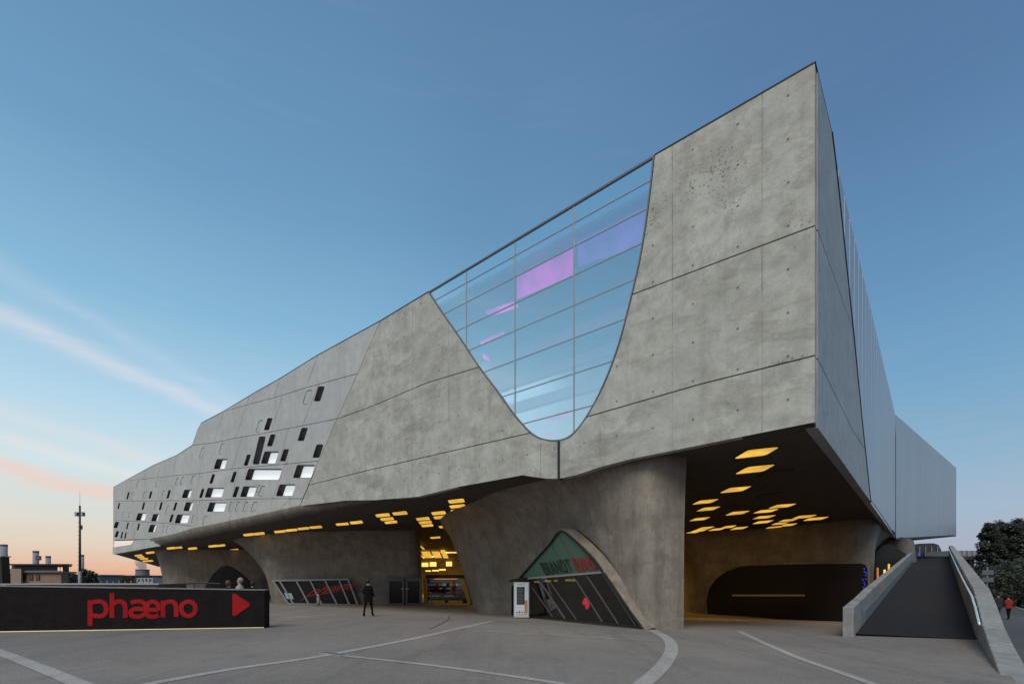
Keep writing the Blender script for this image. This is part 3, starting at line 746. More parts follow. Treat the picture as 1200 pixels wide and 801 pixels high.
# middle-left cone with slanted windows and doors
b0 = Vector((-20.9, 42.2, -.36)); b1 = Vector((-7.75, 41.0, -.42))
print('B cone', b0, b1)
bf = [tuple(b0.xy+(b1.xy-b0.xy)*t) for t in (0, .2, .4, .6, .8, 1)]
tf = [(-22.6, 42.6), (-18.6, 40.4), (-15.6, 39.9), (-12.8, 39.4), (-10.2, 39.2), (-7.9, 39.6)]
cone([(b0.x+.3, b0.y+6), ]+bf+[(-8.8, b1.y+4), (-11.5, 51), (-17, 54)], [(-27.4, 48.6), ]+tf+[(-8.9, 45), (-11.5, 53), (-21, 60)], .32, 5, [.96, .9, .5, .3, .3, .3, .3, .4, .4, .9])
# far-left cone
cone([(-42.6, 62), (-42.2, 59), (-40, 58), (-34, 57.5), (-29.5, 57.5), (-28, 60), (-30, 66), (-40, 68)],
     [(-44.2, 63), (-43.4, 58.4), (-40.5, 57.1), (-34, 56.6), (-29.0, 56.8), (-27, 60), (-27, 68), (-43, 71)], .7, 6)
# rear-right cone with the wide rounded opening
cb0 = Vector((16.3, 43.0, -1.22)); cb1 = Vector((25.2, 34.4, -1.4)); cd = (cb1.xy-cb0.xy)
cf = [tuple(cb0.xy+cd*t) for t in (0, .2, .4, .6, .8, 1)]
cn = Vector((cd.y, -cd.x)).normalized()*1.3
if cn.y > 0: cn = -cn
tfc = [tuple(Vector(p)+cn*k+Vector((dx, 0))) for p, k, dx in zip(cf, (1.6, 1.2, 1, 1, 1, .9), (-1.5, -.6, 0, 0, 0, .2))]
cone([(cb0.x+.6, cb0.y+4)]+cf+[(27.0, 36.6), (31, 46), (24, 56)], [(cb0.x-2.6, cb0.y+5)]+tfc+[(27.8, 36.2), (34.5, 46.5), (22, 62)], .3, 5)
cone([(36.5, 46.5), (38.5, 45.8), (39.5, 48), (37.5, 50)], [(34.6, 44.4), (38.5, 46.5), (41, 51), (36, 56)], .5, 3, n=4)
# rear cones closing the view under the building
cone([(-26, 84), (-10, 80), (0, 84), (-6, 96), (-22, 96)], [(-30, 80), (-10, 74), (6, 80), (0, 100), (-26, 100)], .3, 5)
cone([(4, 78), (14, 74), (22, 80), (18, 90), (6, 90)], [(0, 74), (14, 69), (24, 76), (22, 94), (2, 94)], .3, 5)
cone([(-62, 96), (-50, 90), (-40, 94), (-40, 104), (-58, 106)], [(-66, 94), (-50, 84), (-34, 90), (-36, 108), (-62, 110)], .3, 5)

# ---- ceiling lamps in the soffit
LR = [(237,125,397,167),(240,186,383,221),(187,262,301,287),(91,307,187,327),(105,333,193,351),(81,370,157,385),(206,348,295,365),(302,342,395,358),(355,323,457,341),(300,363,386,378),(300,381,378,395),(390,376,462,388),(437,362,528,377),(475,369,570,384),(501,392,587,404),(395,392,460,404),(337,401,410,416),(366,388,430,398),(222,403,290,416),(222,417,290,429),(189,399,248,411),(147,408,210,419),(105,403,172,415),(85,412,150,423),(62,421,120,430),(62,432,115,443)]
DR = [(317,205,445,232),(310,287,410,305),(205,328,285,342)]
LL = [(898,52,980,76),(904,78,985,99),(910,99,985,119),(820,110,892,131),(830,130,900,150),(748,138,816,157),(760,155,826,173),(772,171,833,187),(855,177,915,192),(815,230,866,242),(558,120,630,141),(637,111,712,132),(580,139,648,158),(600,155,664,172),(438,155,503,174),(372,165,437,181),(248,179,312,195),(192,186,252,201),(137,193,196,209),(83,200,142,215),(0,210,42,224)]
LF = [(550,613,594,627),(590,609,636,623),(250,667,286,679),(275,666,314,676),(333,668,372,680),(413,659,452,671),(445,657,482,668),(497,675,534,687),(168,685,205,696),(125,697,158,706),(135,704,165,713),(145,711,180,719),(155,719,200,728)]
def lamp(box, kind, m):
    x0, y0, x1, y1 = box
    fr = [(0, 1), (.69, .70), (1, 0), (.31, .28)] if kind == 'R' else [(0, .35), (.9, 0), (1, .72), (.12, 1)]
    ps = [world_at_z(x0+(x1-x0)*a, y0+(y1-y0)*b) for a, b in fr]
    c = sum(ps, Vector())/4
    # rounded corners
    rs = []
    for i in range(4):
        p = ps[i]; a = (ps[i-1]-p)*.14; b = (ps[(i+1) % 4]-p)*.14
        for t in (0, .5, 1): rs.append(p+a*(1-t)**2+b*t**2)
    n = len(rs)
    fr_ = [c+(p-c)*1.10 for p in rs]
    v = [(p.x, p.y, sofz(p.y)-.03) for p in fr_]+[(p.x, p.y, sofz(p.y)+.02) for p in fr_]+[(p.x, p.y, sofz(p.y)-.03) for p in rs]
    f = [(i, (i+1) % n, n+(i+1) % n, n+i) for i in range(n)]+[(i, (i+1) % n, 2*n+(i+1) % n, 2*n+i) for i in range(n)]
    fo = fpart('ceiling_light', mesh(v, f, fix=False), M_OFF, Matrix())
    link('light_panel', mesh([(p.x, p.y, sofz(p.y)-.035) for p in rs]+[(p.x, p.y, sofz(p.y)-.01) for p in rs], [tuple(range(n)), tuple(range(2*n-1, n-1, -1))]+[(i, (i+1) % n, n+(i+1) % n, n+i) for i in range(n)]), m, fo)
    return c
for q in LR: lamp((780+q[0]/2.967, 480+q[1]/2.967, 780+q[2]/2.967, 480+q[3]/2.967), 'R', M_LIT)
for q in DR: lamp((780+q[0]/2.967, 480+q[1]/2.967, 780+q[2]/2.967, 480+q[3]/2.967), 'R', M_OFF)
for q in LL: lamp((300+q[0]/4, 570+q[1]/4, 300+q[2]/4, 570+q[3]/4), 'L', M_LIT)
for q in LF: lamp((120+q[0]/3.34, 440+q[1]/3.34, 120+q[2]/3.34, 440+q[3]/3.34), 'L', M_LIT)
# lamps in the passage between the cones (they give the yellow light there)
def plamp(x, y, z, w, energy, size=3.0):
    bb = BLD if x > 5 and y < 55 else fpart('ceiling_light', MB().box(x-w, x+w, y-.9, y+.9, z-.05, z+.02).me(), M_LITB, Matrix())
    la = bpy.data.lights.new('lamp_light', 'AREA'); la.energy = energy; la.size = size; la.color = (1, .55, .12)
    lo = bpy.data.objects.new('lamp_light', la); COL.objects.link(lo); lo.parent = bb; lo.location = (x, y, z-.12)
for (x, y, en) in [(-8, 62, 500), (-5, 70, 500), (-12, 72, 500), (-24, 70, 450), (-28, 62, 350), (15, 60, 480), (26, 62, 480), (12, 50, 420), (-4, 50, 260), (13, 33, 190), (17, 27, 60), (-2.5, 66, 260)]:
    plamp(x, y, sofz(y)-.02, 1.0, en)

# ---- triangular window
wn = Vector((fd.y, -fd.x, 0)).normalized()
if wn.x > 0: wn = -wn
lean = .17
zdir = Vector((wn.x*lean, wn.y*lean, 1)).normalized()
xd = Vector((-fd.x, -fd.y, 0)).normalized()             # rightwards in the picture
yd = zdir.cross(xd)                                     # into the building
if yd.dot(wn) > 0: yd = -yd
TW = Plane((a0.x+wn.x*.17, a0.y+wn.y*.17, -.05), xd, yd, zdir)
q6 = lambda a, b: (590+a/5.93, 610+b/5.93)
tri_px = [q6(405, 62), q6(440, 75), q6(500, 125), q6(560, 180), q6(640, 262), q6(712, 360), q6(800, 490), q6(900, 635), q6(978, 742), q6(700, 712), q6(420, 684), q6(190, 668), q6(66, 658), q6(66, 452), q6(115, 395), q6(230, 262), q6(330, 150), q6(378, 82)]
tri = TW.P(tri_px)
if area2(tri) < 0: tri = tri[::-1]
trii = inset(tri, .07); trio = inset(tri, -.10)
def ring(o_, i_, y0, y1):
    n = min(len(o_), len(i_)); vs = []; fs = []
    for l, y in ((o_, y0), (i_, y0), (i_, y1), (o_, y1)): vs += [(p[0], y, p[1]) for p in l[:n]]
    for r in range(4):
        for i in range(n): fs.append((r*n+i, r*n+(i+1) % n, ((r+1) % 4)*n+(i+1) % n, ((r+1) % 4)*n+i))
    return mesh(vs, fs)
TF = fpart('triangular_window', ring(inset(tri, 0), trii, -.10, .6), M_COPE, TW.mw)
fpart('window_surround', ring(inset(tri, -.06), inset(tri, -.01), -.05, .4), M_CONE, TW.mw)
bl = TW.P([q6(130, 402), q6(712, 352)])
def line_side(p, q): # returns a,b,c with a*x+b*z<=c below the line
    d = Vector(q)-Vector(p); nrm = Vector((-d.y, d.x)); 
    if nrm.y < 0: nrm = -nrm
    return nrm.x, nrm.y, nrm.dot(Vector(p))
la_, lb_, lc_ = line_side(*bl)
M_GREEN = mat('green_tinted_glass', (.055, .125, .085), .22, 0, (.10, .22, .15), .05)
upper = clip(trii, -la_, -lb_, -lc_); lower = clip(trii, la_, lb_, lc_)
muls = [(q6(195, 330), q6(290, 470), 0), (q6(330, 165), q6(470, 368), 1), (q6(388, 105), q6(578, 372), 1), (q6(200, 460), q6(345, 665), 2), (q6(240, 395), q6(435, 685), 4), (q6(330, 430), q6(510, 685), 2), (q6(480, 368), q6(693, 706), 2), (q6(578, 372), q6(803, 718), 2), (q6(690, 362), q6(930, 735), 2)]
def split(polys, lines):
    for l in lines:
        a, b, c = line_side(*TW.P(l[:2])); d = math.hypot(a, b)*.012; out = []
        for p in polys:
            for s in ((a, b, c-d), (-a, -b, -c-d)):
                r_ = clip(p, *s)
                if len(r_) > 2 and abs(area2(r_)) > .01: out.append(r_)
        polys = out
    return polys
for p in split([upper], [m for m in muls if m[2] in (0, 1)]): link('green_pane', plate(p, (), .0, .03), M_GREEN, TF)
for p in split([lower], [m for m in muls if m[2] in (2, 4)]): link('dark_pane', plate(p, (), .0, .03), M_DGLASS, TF)
M_TMUL = mat('dark_grey_mullion', (.085, .085, .09), .5)
for m in muls:
    if m[2] == 0: continue
    p, q = TW.P(m[:2]); w = .028 if m[2] != 4 else .08
    link('mullion', MB().beam((p[0], -.02, p[1]), (q[0], -.02, q[1]), .06, w, (0, 1, 0)).me(), M_TMUL, TF)
link('transom', MB().beam((bl[0][0], -.03, bl[0][1]), (bl[1][0], -.03, bl[1][1]), .08, .07, (0, 1, 0)).me(), M_MULL, TF)
# shop interior: flat black sheet, glowing strips painted as lamp reflections, red lamp
xx0 = min(p[0] for p in tri); zt_ = max(p[1] for p in tri)
link('shop_interior', plate(inset(tri, .0), (), .12, .16), M_DARK, TF)
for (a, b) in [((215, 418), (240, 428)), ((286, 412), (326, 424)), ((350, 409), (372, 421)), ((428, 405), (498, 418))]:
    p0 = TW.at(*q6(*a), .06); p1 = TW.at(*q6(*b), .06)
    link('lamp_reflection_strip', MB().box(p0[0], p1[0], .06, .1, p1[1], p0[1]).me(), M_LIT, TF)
M_RED = mat('red_neon', (.5, .02, .05), .5, 0, (1.0, .04, .10), 1.8)
rp_ = TW.P([q6(548, 570), q6(560, 535), q6(572, 530), q6(585, 560), q6(592, 585), q6(582, 612), q6(570, 608), q6(568, 580), q6(556, 585)], .06)
link('red_lamp', plate(rp_, (), .06, .1), M_RED, TF)
M_CHAIR = mat('pale_shop_furniture', (.10, .11, .08), .6)
for cx in (720, 800, 830):
    for k in range(2):
        p0 = TW.at(*q6(cx+k*16, 650), .06); link('shop_chair_leg', MB().box(p0[0]-.02, p0[0]+.02, .06, .1, p0[1], p0[1]+.55).me(), M_CHAIR, TF)
# text helper: fit Blender's font into a quad on a plane
def text_mesh(s, quad, y0, y1, off=0.0):
    cu = bpy.data.curves.new('txt', 'FONT'); cu.body = s; cu.resolution_u = 4; cu.space_character = 1.12; cu.offset = off; ob = bpy.data.objects.new('txt', cu); COL.objects.link(ob)
    dg = bpy.context.evaluated_depsgraph_get(); me = bpy.data.meshes.new_from_object(ob.evaluated_get(dg)); 
    vs = [v.co.copy() for v in me.vertices]; fs = [tuple(p.vertices) for p in me.polygons]
    bpy.data.objects.remove(ob); bpy.data.curves.remove(cu); bpy.data.meshes.remove(me)
    x0 = min(v.x for v in vs); x1 = max(v.x for v in vs); z0 = min(v.y for v in vs); z1 = max(v.y for v in vs)
    q = [Vector(p) for p in quad]; out = []
    for v in vs:
        u = (v.x-x0)/(x1-x0); w = (v.y-z0)/(z1-z0); p = q[0]*(1-u)*(1-w)+q[1]*u*(1-w)+q[2]*u*w+q[3]*(1-u)*w
        out.append((p.x, y0, p.y))
    bm = bmesh.new(); bv = [bm.verts.new(v) for v in out]
    for f in fs:
        try: bm.faces.new([bv[i] for i in f])
        except ValueError: pass
    bmesh.ops.remove_doubles(bm, verts=bm.verts, dist=1e-5)
    r = bmesh.ops.extrude_face_region(bm, geom=list(bm.faces)); bmesh.ops.translate(bm, verts=[v for v in r['geom'] if isinstance(v, bmesh.types.BMVert)], vec=(0, y1-y0, 0))
    bmesh.ops.recalc_face_normals(bm, faces=bm.faces); m2 = bpy.data.meshes.new('text'); bm.to_mesh(m2); bm.free(); return m2
M_BLACKL = mat('black_lettering', (.012, .014, .012), .5)
M_REDL = mat('red_lettering', (.26, .010, .016), .6)
def tword(s, quad_px, m, bold=.0):
    link('shop_lettering', text_mesh(s, TW.P(quad_px, -.05), -.082, -.055, bold), m, TF)
tword('BRANDT', [q6(298, 376), q6(492, 352), q6(452, 262), q6(252, 290)], M_BLACKL)
me_ = tword
tword('EINS', [q6(514, 352), q6(652, 340), q6(610, 242), q6(472, 258)], M_REDL, .006)
# small canopy over the shop door
cz = TW.at(*q6(150, 400)); cpos = TW.mw @ Vector((cz[0], -.3, cz[1]))
fpart('door_canopy', MB().box(cz[0]-.55, cz[0]+.5, -.7, .1, cz[1]-.08, cz[1]+.06).me(), M_COPE, TW.mw)
# ---- slanted shopfront and doors in the middle-left cone
yb = b0.y; zl = .42*0+.0
def blend_y(z):      # front of that cone at height z
    h = 1-(1-(z+.5)/6.1)**(1/1.15); w = .42*h+.58*h**6; return w
bxd = (b1-b0).normalized(); bxd.z = 0; byd = Vector((-bxd.y, bxd.x, 0)); bln = .12
BP = Plane((b0.x, b0.y-.42, -.42), bxd, byd+Vector((0, 0, bln)), Vector((0, 0, 1))-byd*bln)
q5 = lambda a, b: (300+a/6.163, 590+b/6.163)
shop = BP.P([q5(135, 556), q5(668, 546), q5(735, 724), q5(242, 716)])
SW = fpart('slanted_shopfront', ring(inset(shop, -.10), inset(shop, .02), -.16, .05), M_MULL, BP.mw)
ln = [((180, 556), (275, 716)), ((300, 556), (388, 720)), ((400, 553), (482, 722)), ((505, 549), (592, 724)), ((607, 548), (680, 724))]
prev = [q5(135, 556), q5(242, 716)]
for a, b in [(q5(*l[0]), q5(*l[1])) for l in ln]+[(q5(668, 546), q5(735, 724))]:
    link('shop_pane', plate(inset(BP.P([prev[0], a, b, prev[1]]), .03), (), -.06, -.03), M_DKW, SW); prev = [a, b]
for l in ln:
    p, q = BP.P([q5(*l[0]), q5(*l[1])]); link('mullion', MB().beam((p[0], -.12, p[1]), (q[0], -.12, q[1]), .12, .14, (0, 1, 0)).me(), M_MULL, SW)
M_LETN = mat('red_glass_lettering', (.4, .02, .03), .5, 0, (1, .05, .05), .05)
# stroke lettering ---------------------------------------------------------
def strokes(lines, w, y0, y1, plane_pts):
    mb = MB()
    for idx, ln_ in enumerate(lines):
        closed = ln_[0] == 'o'; pts = ln_[1:] if closed else ln_
        ctrl = plane_pts(pts); pts2 = [p.xy if len(p) > 2 else p for p in cr(ctrl, 7, closed)] if len(ctrl) > 2 else [Vector(c) for c in ctrl]
        n = len(pts2); vs = []; off = idx*.0012
        for i, p in enumerate(pts2):
            a = pts2[i-1] if (closed or i) else p; b = pts2[(i+1) % n] if (closed or i < n-1) else p
            d = (Vector(b)-Vector(a)).normalized(); nn = Vector((-d.y, d.x))*w/2; p = Vector(p)
            for y in (y0-off, y1): vs += [(p.x+nn.x, y, p.y+nn.y), (p.x-nn.x, y, p.y-nn.y)]
        fs = []
        for i in range(n if closed else n-1):
            j = (i+1) % n; a, b = i*4, j*4
            fs += [(a, a+1, b+1, b), (a+2, b+2, b+3, a+3), (a, b, b+2, a+2), (a+1, a+3, b+3, b+1)]
        if not closed: fs += [(0, 2, 3, 1), (4*n-4, 4*n-3, 4*n-1, 4*n-2)]
        mb.add(vs, fs)
    return mb.me()
LETTERS = {
 'p': [[(383, 519), (383, 628)], [(383, 533), (400, 526), (425, 524), (445, 534), (452, 556), (446, 577), (428, 587), (405, 585), (383, 581)]],
 'h': [[(476, 489), (476, 594)], [(476, 541), (492, 528), (512, 524), (528, 533), (533, 553), (533, 594)]],
 'æ': [[(556, 530), (578, 524), (602, 525), (617, 536), (622, 558), (622, 570), (632, 586), (655, 589), (676, 583)], [(622, 559), (600, 556), (572, 556), (558, 565), (557, 578), (570, 588), (596, 588), (616, 578)],
       [(622, 560), (676, 560)], [(675, 563), (673, 540), (660, 527), (641, 526), (627, 540), (622, 558)]],
 'n': [[(694, 520), (694, 592)], [(694, 541), (708, 528), (728, 524), (745, 533), (750, 553), (750, 590)]],
 'o': [['o', (802, 524), (824, 533), (832, 554), (824, 576), (802, 586), (780, 576), (771, 554), (780, 533)]]}
for ch in 'phæno':                                       # red slanted word laid on the shopfront glass
    def tr(pts): return BP.P([q5(345+(x-375)*.70+(600-y)*.95, 700-(628-y)*.75-(x-375)*.12) for x, y in pts], -.10)
    link('glass_letter', strokes(LETTERS[ch], .05, -.09, -.075, tr), M_LETN, SW)
fpart('notice_sheet', plate(BP.P([q5(210, 640), q5(262, 642), q5(278, 685), q5(228, 682)]), (), -.14, -.12), mat('pale_blue_notice', (.35, .5, .52), .6), BP.mw)
q7 = lambda a, b: (440+a/6.163, 600+b/6.163)
M_DOORF = mat('grey_steel_door_frame', (.12, .12, .125), .45, .3)
for k, (a, b) in enumerate([(90, 210), (220, 335)]):
    dq = BP.P([q7(a, 480), q7(b, 480), q7(b, 668), q7(a, 668)], -.15)
    do = fpart('glazed_door', ring(inset(dq, 0), inset(dq, .17), -.25, -.05), M_DOORF, BP.mw)
    link('door_pane', plate(inset(dq, .16), (), -.17, -.14), M_DKW, do)
    hx = BP.at(*q7(199 if k == 0 else 231, 550), -.2)
    link('door_handle', MB().box(hx[0]-.12, hx[0]+.12, -.33, -.27, hx[1]-.05, hx[1]+.05).me(), mat('brass_handle', (.5, .42, .22), .4, .6), do)
fr0 = BP.P([q7(78, 462), q7(345, 470), q7(345, 478), q7(78, 476)], -.2)
fpart('door_lintel', plate(fr0, (), -.3, -.05), M_DOORF, BP.mw)
# yellow-framed kiosk glazing between the two cones
KP = Plane((b1.x, b1.y+1.0, gz(b1.x, b1.y)), (1, 0, 0), (0, 1, 0))
kq = KP.P([q7(345, 475), q7(640, 475), q7(690, 655), q7(640, 690), q7(352, 665)])
kp = KP.P([q7(372, 482), q7(612, 482), q7(665, 655), q7(372, 655)])
K0 = fpart('yellow_shopfront_frame', plate(kq, [kp[::-1]], -.02, .3), M_YEL, KP.mw)
link('shopfront_pane', plate(kp, (), .1, .13), M_DGLASS, K0)
link('shop_back_wall', plate(inset(kp, -.4), (), 1.6, 1.65), mat('dim_shop_back', (.05, .045, .06), .7), K0)
rng = random.Random(3)
cols5 = [mat('book_blue', (.1, .25, .5), .6, 0, (.1, .3, .7), .35), mat('book_red', (.4, .03, .04), .6, 0, (.6, .03, .04), .25), mat('book_white', (.5, .5, .5), .6, 0, (.6, .75, .8), .35), mat('book_yellow', (.5, .3, .04), .6, 0, (.7, .35, .03), .3)]
for (y_, mi, h_) in [(512, 0, 18), (545, 1, 8), (575, 1, 6), (600, 2, 5), (635, 3, 22)]:
    x = 380
    sh = KP.P([q7(378, y_+h_), q7(615, y_+h_), q7(615, y_+h_+3), q7(378, y_+h_+3)], .9); link('shelf', plate(sh, (), .85, 1.3), M_COPE, K0)
    while x < 610:
        w_ = rng.uniform(5, 26)
        if rng.random() < .75:
            c0 = KP.P([q7(x, y_), q7(x+w_, y_), q7(x+w_, y_+h_), q7(x, y_+h_)], .9)
            link('display_item', plate(c0, (), .9, 1.1), cols5[mi if rng.random() < .7 else rng.randrange(4)], K0)
        x += w_+rng.uniform(1, 8)
KL = bpy.data.lights.new('shop_light', 'AREA'); KL.energy = 25; KL.size = 2; KL.color = (1, .75, .4)
ko = bpy.data.objects.new('shop_light', KL); COL.objects.link(ko); ko.parent = K0; ko.matrix_local = Matrix.Translation((2.0, .6, 2.2))
# lit ceiling seen deep in the passage
for q in [(322, 245, 355, 268), (330, 285, 415, 328), (405, 285, 480, 328), (470, 275, 527, 330), (322, 305, 352, 332)]:
    p0 = [world_at_z(*q7(x, y), 5.05) for x, y in [(q[0], q[1]), (q[2]-25, q[1]), (q[2], q[3]), (q[0]+22, q[3])]]
    fpart('ceiling_light', mesh([(p.x, p.y, 5.05) for p in p0]+[(p.x, p.y, 5.11) for p in p0], [(0, 1, 2, 3), (7, 6, 5, 4), (0, 4, 5, 1), (1, 5, 6, 2), (2, 6, 7, 3), (3, 7, 4, 0)]), M_LIT, Matrix())
PW = Plane((-14, 76, 0), (1, 0, 0), (0, 1, 0))
for q in [(335, 362, 382, 392), (393, 358, 440, 390), (510, 355, 553, 388), (462, 408, 508, 418), (410, 415, 460, 424), (362, 418, 400, 426)]:
    c0 = PW.P([q7(q[0], q[1]), q7(q[2], q[1]), q7(q[2], q[3]), q7(q[0], q[3])]); fpart('wall_light', plate(c0, (), -.1, .02), M_LITB, PW.mw)
# ---- dark rounded opening in the rear-right cone
cn1 = cn.normalized(); OP = Plane((cb0.x+cn1.x*.25, cb0.y+cn1.y*.25, -1.3), cd.to_3d(), (-cn1.x, -cn1.y, .10), (cn1.x*.10, cn1.y*.10, 1))
q8 = lambda a, b: (780+a/2.967, 480+b/2.967)
op_px = [q8(150, 714), q8(147, 660), q8(155, 620), q8(180, 585), q8(215, 560), q8(258, 544), q8(300, 539), q8(450, 535), q8(560, 533), q8(680, 533), q8(697, 537), q8(704, 550), q8(706, 600), q8(703, 760), q8(605, 742), q8(400, 730)]
opn = OP.P(op_px)
DO = fpart('rounded_dark_glazing', plate(opn, (), -.25, .2), M_DKW, OP.mw)
link('opening_edge', ring(inset(opn, -.12), inset(opn, .0), -.3, .2), M_CONE, DO)
c0 = OP.P([q8(232, 641), q8(484, 641), q8(484, 647), q8(232, 647)], -.27); link('light_line', plate(c0, (), -.30, -.26), mat('brown_light_line', (.22, .15, .08), .4, .4, (.3, .18, .08), .12), DO)  # glowing brown line put in for a streak of light on the glazing
for k in range(9):
    a_, b_ = 690-rng.uniform(-6, 8), 550+k*8+rng.uniform(-3, 3)
    c0 = OP.P([q8(a_, b_), q8(a_+4, b_), q8(a_+4, b_+5), q8(a_, b_+5)], -.3); link('blue_led', plate(c0, (), -.34, -.3), M_BLUE, DO)
# dark arch between ramp and cone
ar = Plane((29, 38.5, 0), (1, .1, 0), (-.1, 1, 0))
arp = ar.P([q8(728, 620), q8(728, 520), q8(737, 490), q8(755, 472), q8(785, 465), q8(835, 500), q8(835, 620)])
AO = fpart('dark_archway', plate(arp, (), 0, .3), M_DARK, ar.mw)
for a_, b_, c_, m in [(733, 548, 585, M_ORNG), (757, 555, 578, M_LITB), (772, 535, 556, M_LIT)]:
    p0 = ar.P([q8(a_, b_), q8(a_+5, b_), q8(a_+5, c_), q8(a_, c_)]); link('tube_light', plate(p0, (), -.08, -.02), m, AO)
# dark arch in the far-left cone
al = Plane((-36, 56.9, -.4), (1, 0, 0), (0, 1, 0)); q4 = lambda a, b: (180+a/7.5, 640+b/7.5)
alp = al.P([q4(425, 420), q4(470, 320), q4(530, 230), q4(590, 180), q4(640, 165), q4(700, 190), q4(770, 240), q4(830, 300), q4(900, 420)])
fpart('dark_archway', plate(alp, (), 0, .5), M_DARK, al.mw)

# ------------------------------------------------------------------ ramp
RP = thing('access_ramp', 'long dark asphalt ramp between two concrete walls climbing to the right of the building', 'ramp', (0, 0, 0))
LX = lambda Y: 10.39+RS*(Y-14.6)
def rz(Y): return max(.004, .107*(Y-13.9))
vs = []; fs = []; ysr = [13.56, 14.4]+[14.5+i*1.4 for i in range(30)]+[55.6]
vs = [];
ys2 = [None]
near = [(LX(14.55), 14.55), (XR0, YR0)]
for i, Y in enumerate(ysr[1:]):
    yl = 14.55 if i == 0 else Y; yr = YR0 if i == 0 else Y
    if i == 0: zl_, zr_ = gz(LX(yl), yl)+.012, gz(XR0, YR0)+.012
    else: zl_ = zr_ = rz(Y)
    vs += [(LX(yl)+.0, yl, zl_), (xright(yr)-.0, yr, zr_), (LX(yl), yl, zl_-6 if i > 3 else -1.2), (xright(yr), yr, zl_-6 if i > 3 else -1.2)]
n = len(vs)//4
for i in range(n-1):
    a, b = 4*i, 4*i+4; fs += [(a, a+1, b+1, b), (a+2, b+2, b+3, a+3), (a, b, b+2, a+2), (a+1, a+3, b+3, b+1)]
fs += [(0, 2, 3, 1), (4*n-4, 4*n-3, 4*n-1, 4*n-2)]
link('ramp_deck', mesh(vs, fs), M_RAMP, RP)
def wall_run(pts, tn, name, m):       # pts: (xinner, y, ztop, zbottom); tn: thickness offset in x (signed)
    vs = []; fs = []
    for x, y, zt, zb in pts: vs += [(x, y, zb), (x+tn, y, zb), (x+tn, y, zt), (x, y, zt)]
    for i in range(len(pts)-1):
        a, b = 4*i, 4*i+4; fs += [(a+k, a+(k+1) % 4, b+(k+1) % 4, b+k) for k in range(4)]
    fs += [(0, 1, 2, 3), (len(vs)-1, len(vs)-2, len(vs)-3, len(vs)-4)]
    me = mesh(vs, fs); bm = bmesh.new(); bm.from_mesh(me)
    bmesh.ops.bevel(bm, geom=[e for e in bm.edges if e.is_manifold and e.calc_face_angle(0) > .8], offset=.015, segments=1, affect='EDGES'); bm.to_mesh(me); bm.free()
    return link(name, me, m, RP)
lp_ = [(LX(Y), Y, max(.82, rz(Y)+.90-.05*(Y < 18)), -1.3) for Y in [14.2, 16, 18, 22, 28, 36, 44, 55.6]]
wall_run(lp_, -.33, 'left_ramp_wall', M_WALLC)
rpts = [(7.4, -.12), (8.5, -.02), (9.02, .08), (10.2, .24), (11.7, .50), (13.2, .92), (15.2, 1.38), (18, 1.66), (22, 2.10), (30, 2.95), (40, 4.0), (55.6, 5.66)]
wall_run([(xright(Y)+.01, Y, z+.02, -1.3) for Y, z in rpts], .52, 'right_ramp_wall', M_WALLC)
vs = []
mb = MB(); tealp = [(LX(Y)+.012, Y) for Y in (16.0, 20, 26, 34, 44)]
for (x, y), (x2, y2) in zip(tealp, tealp[1:]):
    mb.add([(x, y, rz(y)+.1), (x+.02, y, rz(y)+.1), (x+.02, y, rz(y)+.42), (x, y, rz(y)+.42), (x2, y2, rz(y2)+.1), (x2+.02, y2, rz(y2)+.1), (x2+.02, y2, rz(y2)+.42), (x2, y2, rz(y2)+.42)],
           [(0, 1, 2, 3), (7, 6, 5, 4), (0, 4, 5, 1), (1, 5, 6, 2), (2, 6, 7, 3), (3, 7, 4, 0)])
link('teal_wall_band', mb.me(), mat('teal_band', (.17, .21, .225), .5), RP)  # thin teal band along the inner side of the left wall
mb = MB()
hp = [(11.5, .62), (13.0, .98), (14.2, 1.2), (18, 1.55), (24, 2.15), (32, 3.0), (44, 4.3), (54, 5.35)]
for (y, z), (y2, z2) in zip(hp, hp[1:]): mb.tube((xright(y)-.10, y, z), (xright(y2)-.10, y2, z2), .026)
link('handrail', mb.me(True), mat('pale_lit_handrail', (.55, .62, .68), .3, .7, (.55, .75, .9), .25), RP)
for y, z in hp[:-1]: link('handrail_bracket', MB().tube((xright(y)-.1, y, z), (xright(y)+.03, y, z-.06), .012, n=6).me(), M_MULL, RP)
# low retaining edge of the plaza, from the ramp wall toward the viewer
KO = MB().add([(xright(7.38)+.01, 7.38, -1.3), (xright(7.38)+.53, 7.38, -1.3), (xright(7.38)+.53, 7.38, -.12), (xright(7.38)+.01, 7.38, -.12), (xright(-25), -25, -1.3), (xright(-25)+.53, -25, -1.3), (xright(-25)+.53, -25, .01), (xright(-25), -25, .01)],
              [(0, 1, 2, 3), (7, 6, 5, 4), (0, 4, 5, 1), (1, 5, 6, 2), (2, 6, 7, 3), (3, 7, 4, 0)])
o = link('retaining_edge', KO.me(), M_WALLC, kind='structure')

